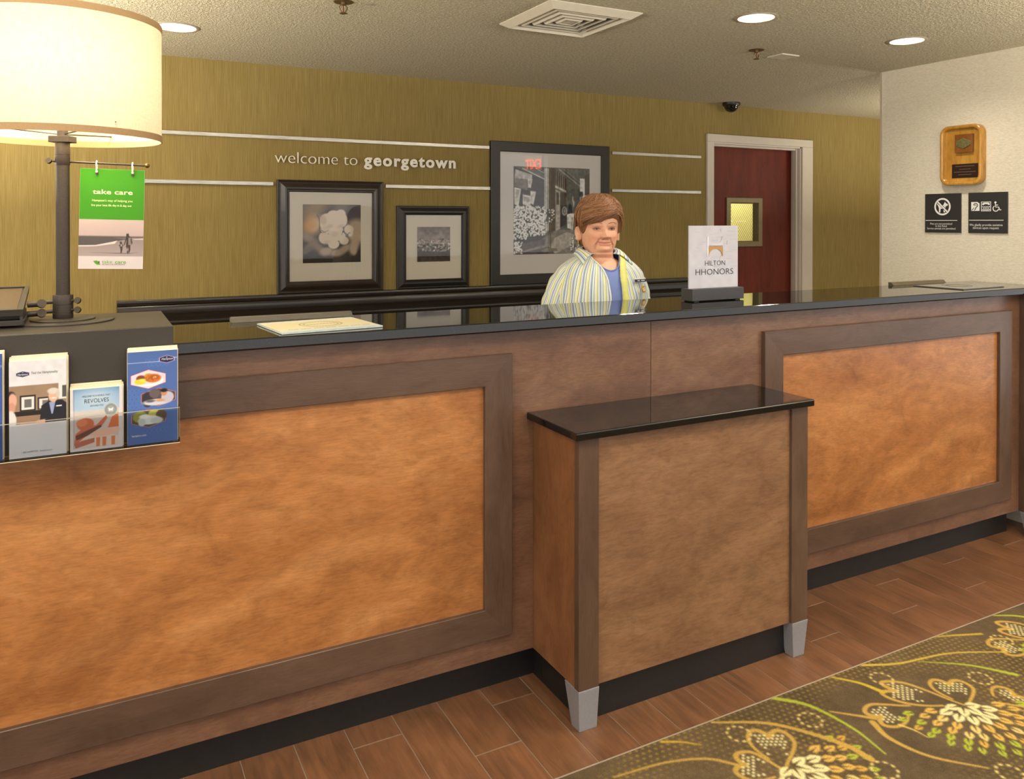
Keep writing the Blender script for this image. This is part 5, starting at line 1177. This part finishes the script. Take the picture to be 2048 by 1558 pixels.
for k in range(1200):
    # fringe swept from a parting above the viewer's-right eye across to the left, some to the right
    left = r_.rand() < .78; n = 10; s_ = np.linspace(0, 1, n)
    th0 = math.radians(26+14*r_.rand()) if left else math.radians(22+10*r_.rand()); zst = 1.484+.078*r_.rand()
    th1 = math.radians(-8-86*r_.rand()) if left else math.radians(50+45*r_.rand())
    ze = max(hairline(np.array([th1]))[0]-.003, zst-.010-.055*r_.rand()*(1.2 if not left else 1))
    tth = th0+(th1-th0)*s_; tz = zst+(ze-zst)*s_**1.7+.010*np.sin(s_*math.pi)*r_.rand()
    lift = .0015+.0075*r_.rand()*np.sin(s_*math.pi)+.003*r_.rand()*s_-.003*np.clip((s_-.85)/.15, 0, 1)
    rr = hair_r(tth, tz)+lift; path = np.stack([rr*np.sin(tth), -rr*np.cos(tth), tz], 1)
    lock(path, .0009+.0017*r_.rand(), r_.rand())
for k in range(600):
    # short locks over the top, brushed forward and to the left
    a = r_.rand()*2*math.pi; zst = 1.552+.018*r_.rand(); n = 8; s_ = np.linspace(0, 1, n); th1 = a-.9*r_.rand()
    tz = zst-(.02+.04*r_.rand())*s_**1.4; tth = a+(th1-a)*s_; rr = hair_r(tth, tz)+.0015+.007*r_.rand()*np.sin(s_*math.pi)
    lock(np.stack([rr*np.sin(tth), -rr*np.cos(tth), tz+.003*np.sin(s_*math.pi)], 1), .0009+.0016*r_.rand(), r_.rand())
hair = make('hair', gh, _hair(), pe, smooth='all', weld=False)
nv = len(hair.data.vertices); hc = np.tile(np.array([132,86,58.])/255, (nv, 1)); A_, B_ = np.array([92,58,38.])/255, np.array([190,138,98.])/255
for a, b, s_ in lock_col: hc[a:b] = A_+(B_-A_)*s_
at = hair.data.color_attributes.new('Col', 'FLOAT_COLOR', 'POINT'); at.data.foreach_set('color', np.concatenate([s2l(hc), np.ones((nv, 1))], 1).ravel())

# ---- clothes
SHIRT = [(1.336,.070,.064,.074),(1.322,.082,.070,.080),(1.305,.112,.083,.087),(1.288,.142,.100,.094),(1.268,.164,.120,.102),(1.24,.178,.140,.108),(1.20,.188,.158,.113),(1.14,.198,.174,.118),(1.06,.206,.180,.124),(.97,.216,.176,.130),(.88,.226,.168,.140),(.80,.232,.160,.146)]
def _stripe():
    k = N('striped_shirt_cotton'); a = k.n('ShaderNodeAttribute', attribute_name='su'); sx = k.n('ShaderNodeSeparateXYZ'); k.l(a.outputs['Vector'], sx.inputs[0])
    u_ = k.math('FRACT', k.math('MULTIPLY', sx.outputs[0], 1/.034))
    W_, Yl, Bl, Dk, Ol, Gr = S(240,242,244), S(236,236,172), S(192,210,230), S(84,86,104), S(130,128,84), S(206,226,206)
    c = k.ramp(u_, [(0, W_), (.08, Yl), (.26, Ol), (.31, W_), (.44, Bl), (.58, Dk), (.63, Bl), (.72, W_), (.80, Gr), (.90, Dk), (.94, W_)], 'CONSTANT')
    f = k.noise(k.coord(), 900, 2); k.bump(f, .0003); return k.set(c, .75, 0, .2)
MAT_STRIPE = _stripe()
def set_su(o, u_):
    at = o.data.attributes.new('su', 'FLOAT_VECTOR', 'POINT'); n = len(o.data.vertices); v = np.zeros((n, 3)); v[:, 0] = u_[:n]; at.data.foreach_set('vector', v.ravel())
st_tab = smooth_tab(SHIRT, 7); nr = len(st_tab); NC = 132
def open_half(z): return np.interp(z, [.8,1.0,1.10,1.16,1.22,1.265,1.30,1.34], [.034,.031,.029,.025,.026,.036,.052,.060])
Vs = []; Us = []
for row in st_tab:
    z, hw, fr, bk = row; a0 = math.asin(min(.95, open_half(z)/ (fr*1.0)))
    tq = np.concatenate([np.linspace(a0, math.pi, NC//2, endpoint=False), np.linspace(math.pi, 2*math.pi-a0, NC//2)])
    L = loft([row], tq)[0]; wr_ = 1+.014*np.sin(tq*17+z*31)*np.clip((1.30-z)/.1, 0, 1)+.010*np.sin(tq*9-z*47)*np.clip((1.30-z)/.1, 0, 1); L[:, :2] *= wr_[:, None]
    Vs.append(L); Us.append(tq*.165)
Vs = np.array(Vs); Us = np.array(Us)
inner = Vs.copy(); inner[..., :2] *= .985
allv = np.concatenate([Vs.reshape(-1, 3), inner.reshape(-1, 3)]); n0 = nr*NC
F = loft_faces(nr, NC, False)+[tuple(n0+i for i in f[::-1]) for f in loft_faces(nr, NC, False)]
F += [(i*NC, n0+i*NC, n0+(i+1)*NC, (i+1)*NC) for i in range(nr-1)]+[((i+1)*NC-1, (i+2)*NC-1, n0+(i+2)*NC-1, n0+(i+1)*NC-1) for i in range(nr-1)]
F += [(k, k+1, n0+k+1, n0+k) for k in range(NC-1)]+[((nr-1)*NC+k, n0+(nr-1)*NC+k, n0+(nr-1)*NC+k+1, (nr-1)*NC+k+1) for k in range(NC-1)]
shirt = make('shirt', G().add(toW(allv), F), MAT_STRIPE, pe, smooth='all', weld=False); set_su(shirt, np.concatenate([Us.ravel(), Us.ravel()]))
SH_W = toW(Vs.reshape(-1, 3))
for s_ in (-1, 1):
    pts = spline([(s_*.090,.000,1.268),(s_*.134,.000,1.244),(s_*.166,.006,1.200),(s_*.186,.012,1.15),(s_*.203,.018,1.09),(s_*.218,.028,1.02),(s_*.212,.010,.985),(s_*.185,-.05,.975)], 5)
    rad = np.interp(np.linspace(0, 1, len(pts)), [0,.12,.3,.6,.75,.9,1], [.030,.046,.051,.051,.052,.054,.052]); n = 28; V = []; U_ = []
    for i, p in enumerate(pts):
        t = pts[min(i+1, len(pts)-1)]-pts[max(i-1, 0)]; t /= np.linalg.norm(t); a = np.cross(t, (0,1,0)); a /= np.linalg.norm(a); b = np.cross(t, a)
        for k in range(n):
            q_ = 2*math.pi*k/n; rk = rad[i]*(1+.035*math.sin(q_*3+i*.9)+.02*math.sin(i*1.7+q_)); V.append(p+rk*(a*math.cos(q_)*.95+b*math.sin(q_)*1.12)); U_.append(abs(q_-math.pi)*.062+.004)
    sl = make('sleeve', G().add(toW(V), loft_faces(len(pts), n)+[tuple(range(n))]), MAT_STRIPE, shirt, smooth='all', weld=False); set_su(sl, np.array(U_))
# front edge band (yellow placket on the viewer's right)
for side, mt_, w_ in ((0, plain('pale_yellow_cotton', S(236,234,136), .75), .030), (NC-1, plain('white_cotton', S(226,230,226), .75), .006)):
    col_ = Vs[:, side]; k1 = 1 if side == 0 else NC-2; dirv = Vs[:, k1]-col_; dirv /= np.linalg.norm(dirv, axis=1)[:, None]; out = np.array([0,-.0048,0]); sel = slice(12, nr)
    A = col_[sel]+out; Bq = []
    for i in range(nr)[sel]:
        arcp = Vs[i, :20] if side == 0 else Vs[i, ::-1][:20]; dd = np.concatenate([[0], np.cumsum(np.linalg.norm(np.diff(arcp, axis=0), axis=1))]); Bq.append([np.interp(w_, dd, arcp[:, j]) for j in range(3)])
    Bq = np.array(Bq)+out; m_ = len(A); V = np.concatenate([A, Bq, A+[0,.004,0], Bq+[0,.004,0]])
    Fq = [(i, i+1, m_+i+1, m_+i) for i in range(m_-1)]+[(2*m_+i, 3*m_+i, 3*m_+i+1, 2*m_+i+1) for i in range(m_-1)]+[(i, 2*m_+i, 2*m_+i+1, i+1) for i in range(m_-1)]+[(m_+i, m_+i+1, 3*m_+i+1, 3*m_+i) for i in range(m_-1)]
    make('placket', G().add(toW(V), Fq), mt_, shirt, smooth='all')
# collar leaves, lying on the shirt
def shirt_z(rho, an):
    sn, cs = abs(math.sin(an)), math.cos(an); dp = st_tab[:,2] if cs > 0 else st_tab[:,3]
    rr = (np.abs(sn/st_tab[:,1])**2.25+np.abs(cs/dp)**2.25)**(-1/2.25); o = np.argsort(rr[:40]); return np.interp(rho, rr[:40][o], st_tab[:40,0][o])
for s_ in (-1, 1):
    n = 22; V = []; U_ = []
    for i in range(n):
        t = i/(n-1); an = math.pi*(1-t)+math.radians(40 if s_ < 0 else 38)*t     # from nape to throat
        top = np.array([s_*.069*math.sin(an), -.064*math.cos(an) if math.cos(an) > 0 else -.078*math.cos(an), 1.353-.030*t**1.6])
        flare = .034+.010*t+.034*max(0, (t-.68)/.32)**1.5; an2 = an+math.radians(12)*max(0, (t-.6)/.4)
        rho = math.hypot(top[0], top[1])+flare; bot = np.array([s_*rho*math.sin(an2), -rho*math.cos(an2), shirt_z(rho, an2)+.007])
        for k in range(7):
            f_ = k/6; p = top*(1-f_)+bot*f_; p[2] += .013*math.sin(f_*math.pi); V.append(p); U_.append(.012+f_*.055)
    V = np.array(V); V2 = V.copy(); V2[:, 2] -= .003; V2[:, :2] *= .985; m_ = n*7
    Fc = loft_faces(n, 7, False); F = Fc+[tuple(m_+i for i in f[::-1]) for f in Fc]+[(i*7+6, (i+1)*7+6, m_+(i+1)*7+6, m_+i*7+6) for i in range(n-1)]+[((n-1)*7+k, m_+(n-1)*7+k, m_+(n-1)*7+k+1, (n-1)*7+k+1) for k in range(6)]+[(i*7, m_+i*7, m_+(i+1)*7, (i+1)*7) for i in range(n-1)]
    co = make('collar', G().add(toW(np.concatenate([V, V2])), F), MAT_STRIPE, shirt, smooth='all', weld=False); set_su(co, np.concatenate([U_, U_]))
# blue T-shirt underneath
NT = 96; tq = np.linspace(-math.pi, math.pi, NT, endpoint=False); Vt = []; trow = np.linspace(0, 1, 40)
ztop = 1.255+.062*(1-np.exp(-(tq/.62)**2))
for f_ in trow:
    zz = ztop+(.80-ztop)*f_
    hw, fr, bk = interp(np.array(SHIRT)[::-1], zz); hw, fr, bk = hw-.010, fr-.008, bk-.008
    s, c = np.sin(tq), np.cos(tq); dp = np.where(c > 0, fr, bk); r = (np.abs(s/hw)**2.25+np.abs(c/dp)**2.25)**(-1/2.25); Vt.append(np.stack([r*s, -r*c, zz], 1))
Vt = np.array(Vt); gt = G().add(toW(Vt.reshape(-1, 3)), loft_faces(40, NT)); 
make('t_shirt', gt, plain('periwinkle_jersey', S(126,146,206), .8, nscale=500, noise=.05), pe, smooth='all')
rim = np.concatenate([Vt[0], Vt[0][:1]]); make('neckband', G().tube(toW(rim), .0035, 8, False), plain('periwinkle_rib', S(114,134,194), .8), pe, smooth=True)
# trousers and shoes (hidden by the counter)
gp_ = G(); tb = [(.86,.222,.150,.140),(.80,.222,.150,.142),(.74,.205,.130,.135),(.70,.185,.11,.12)]; L = loft(smooth_tab(tb, 4), np.linspace(-math.pi, math.pi, 48, endpoint=False)); gp_.add(toW(L.reshape(-1, 3)), loft_faces(len(L), 48)+[tuple((len(L)-1)*48+k for k in range(48))])
for s_ in (-1, 1): limb(gp_, [(s_*.098,.0,.76),(s_*.100,.0,.45),(s_*.100,.015,.06)], [.105,.080,.068], 20)
make('trousers', gp_, plain('dark_trousers', S(48,48,56), .8), pe, smooth='all')
for s_ in (-1, 1):
    V = []; sec = [(.075,.026,.055),(.05,.034,.070),(-.02,.038,.066),(-.09,.044,.050),(-.135,.036,.038),(-.155,.014,.026)]
    for y, w_, h_ in sec:
        for k in range(16): t = 2*math.pi*k/16; V.append((s_*.100+w_*math.cos(t), y, max(.001, h_*.5+h_*.5*math.sin(t))))
    make('shoe', G().add(toW(V), loft_faces(6, 16)+[tuple(range(16)), tuple(5*16+k for k in range(16))]), plain('black_shoe', S(30,28,28), .4), pe, smooth=True)
# badge and button pin on the chest, viewer's right
def px(Wp):
    d = Wp-np.array([0,-2.1939,1.4588]); w_ = d@cf; return 1021.32+1607.3*(d@cr)/w_, 451.19-1607.3*(d@cu_)/w_, w_
def chest(pxx, pyy):
    a, b, c = px(SH_W); cost = np.hypot(a-pxx, b-pyy)+np.where(c > np.median(c)+.02, 50, 0); i = np.argmin(cost); p = SH_W[i]
    r_, k_ = divmod(i, NC); e_u = SH_W[r_*NC+min(NC-1, k_+1)]-SH_W[r_*NC+max(0, k_-1)]; e_v = SH_W[max(0, r_-1)*NC+k_]-SH_W[min(nr-1, r_+1)*NC+k_]
    e_u /= np.linalg.norm(e_u); n_ = np.cross(e_u, e_v); n_ /= np.linalg.norm(n_)
    if n_@cf > 0: n_ = -n_
    if e_u@cr < 0: e_u = -e_u
    up_ = np.cross(n_, e_u); return p, e_u, up_, n_
p, eu, ev, en = chest(1277, 561); PB = plane(p+en*.009, eu, ev, en)
bg = make('name_badge', G().prism([(-.033,-.009),(.033,-.009),(.033,.009),(-.033,.009)], PB, -.001, .002), plain('white_badge', S(222,220,214), .4), pe, bevel=.0006)
make('badge_band', G().prism([(-.032,-.008),(.032,-.008),(.032,.003),(-.032,.003)], PB, .002, .0024), MAT_NAVY, bg)
for a, b in ((-.016,-.004),(.004,.024)): make('badge_line', G().prism([(a,-.0042),(b,-.0042),(b,-.0008),(a,-.0008)], PB, .0024, .0027), MAT_WTEXT, bg)
p, eu, ev, en = chest(1281, 578); PB = plane(p+en*.015, eu, ev, en)
bp_ = make('button_pin', G().prism(arc(0,0,.0145,0,345,24), PB, -.001, .003), plain('gold_button', S(196,152,40), .35), pe, bevel=.0008)
make('pin_print', G().prism([(-.009,.001),(.009,.003),(.009,.0055),(-.009,.0045)], PB, .003, .0034).prism([(-.0085,-.0065),(.0085,-.0065),(.0085,-.0005),(-.0085,-.0015)], PB, .003, .0034), MAT_WTEXT, bp_)
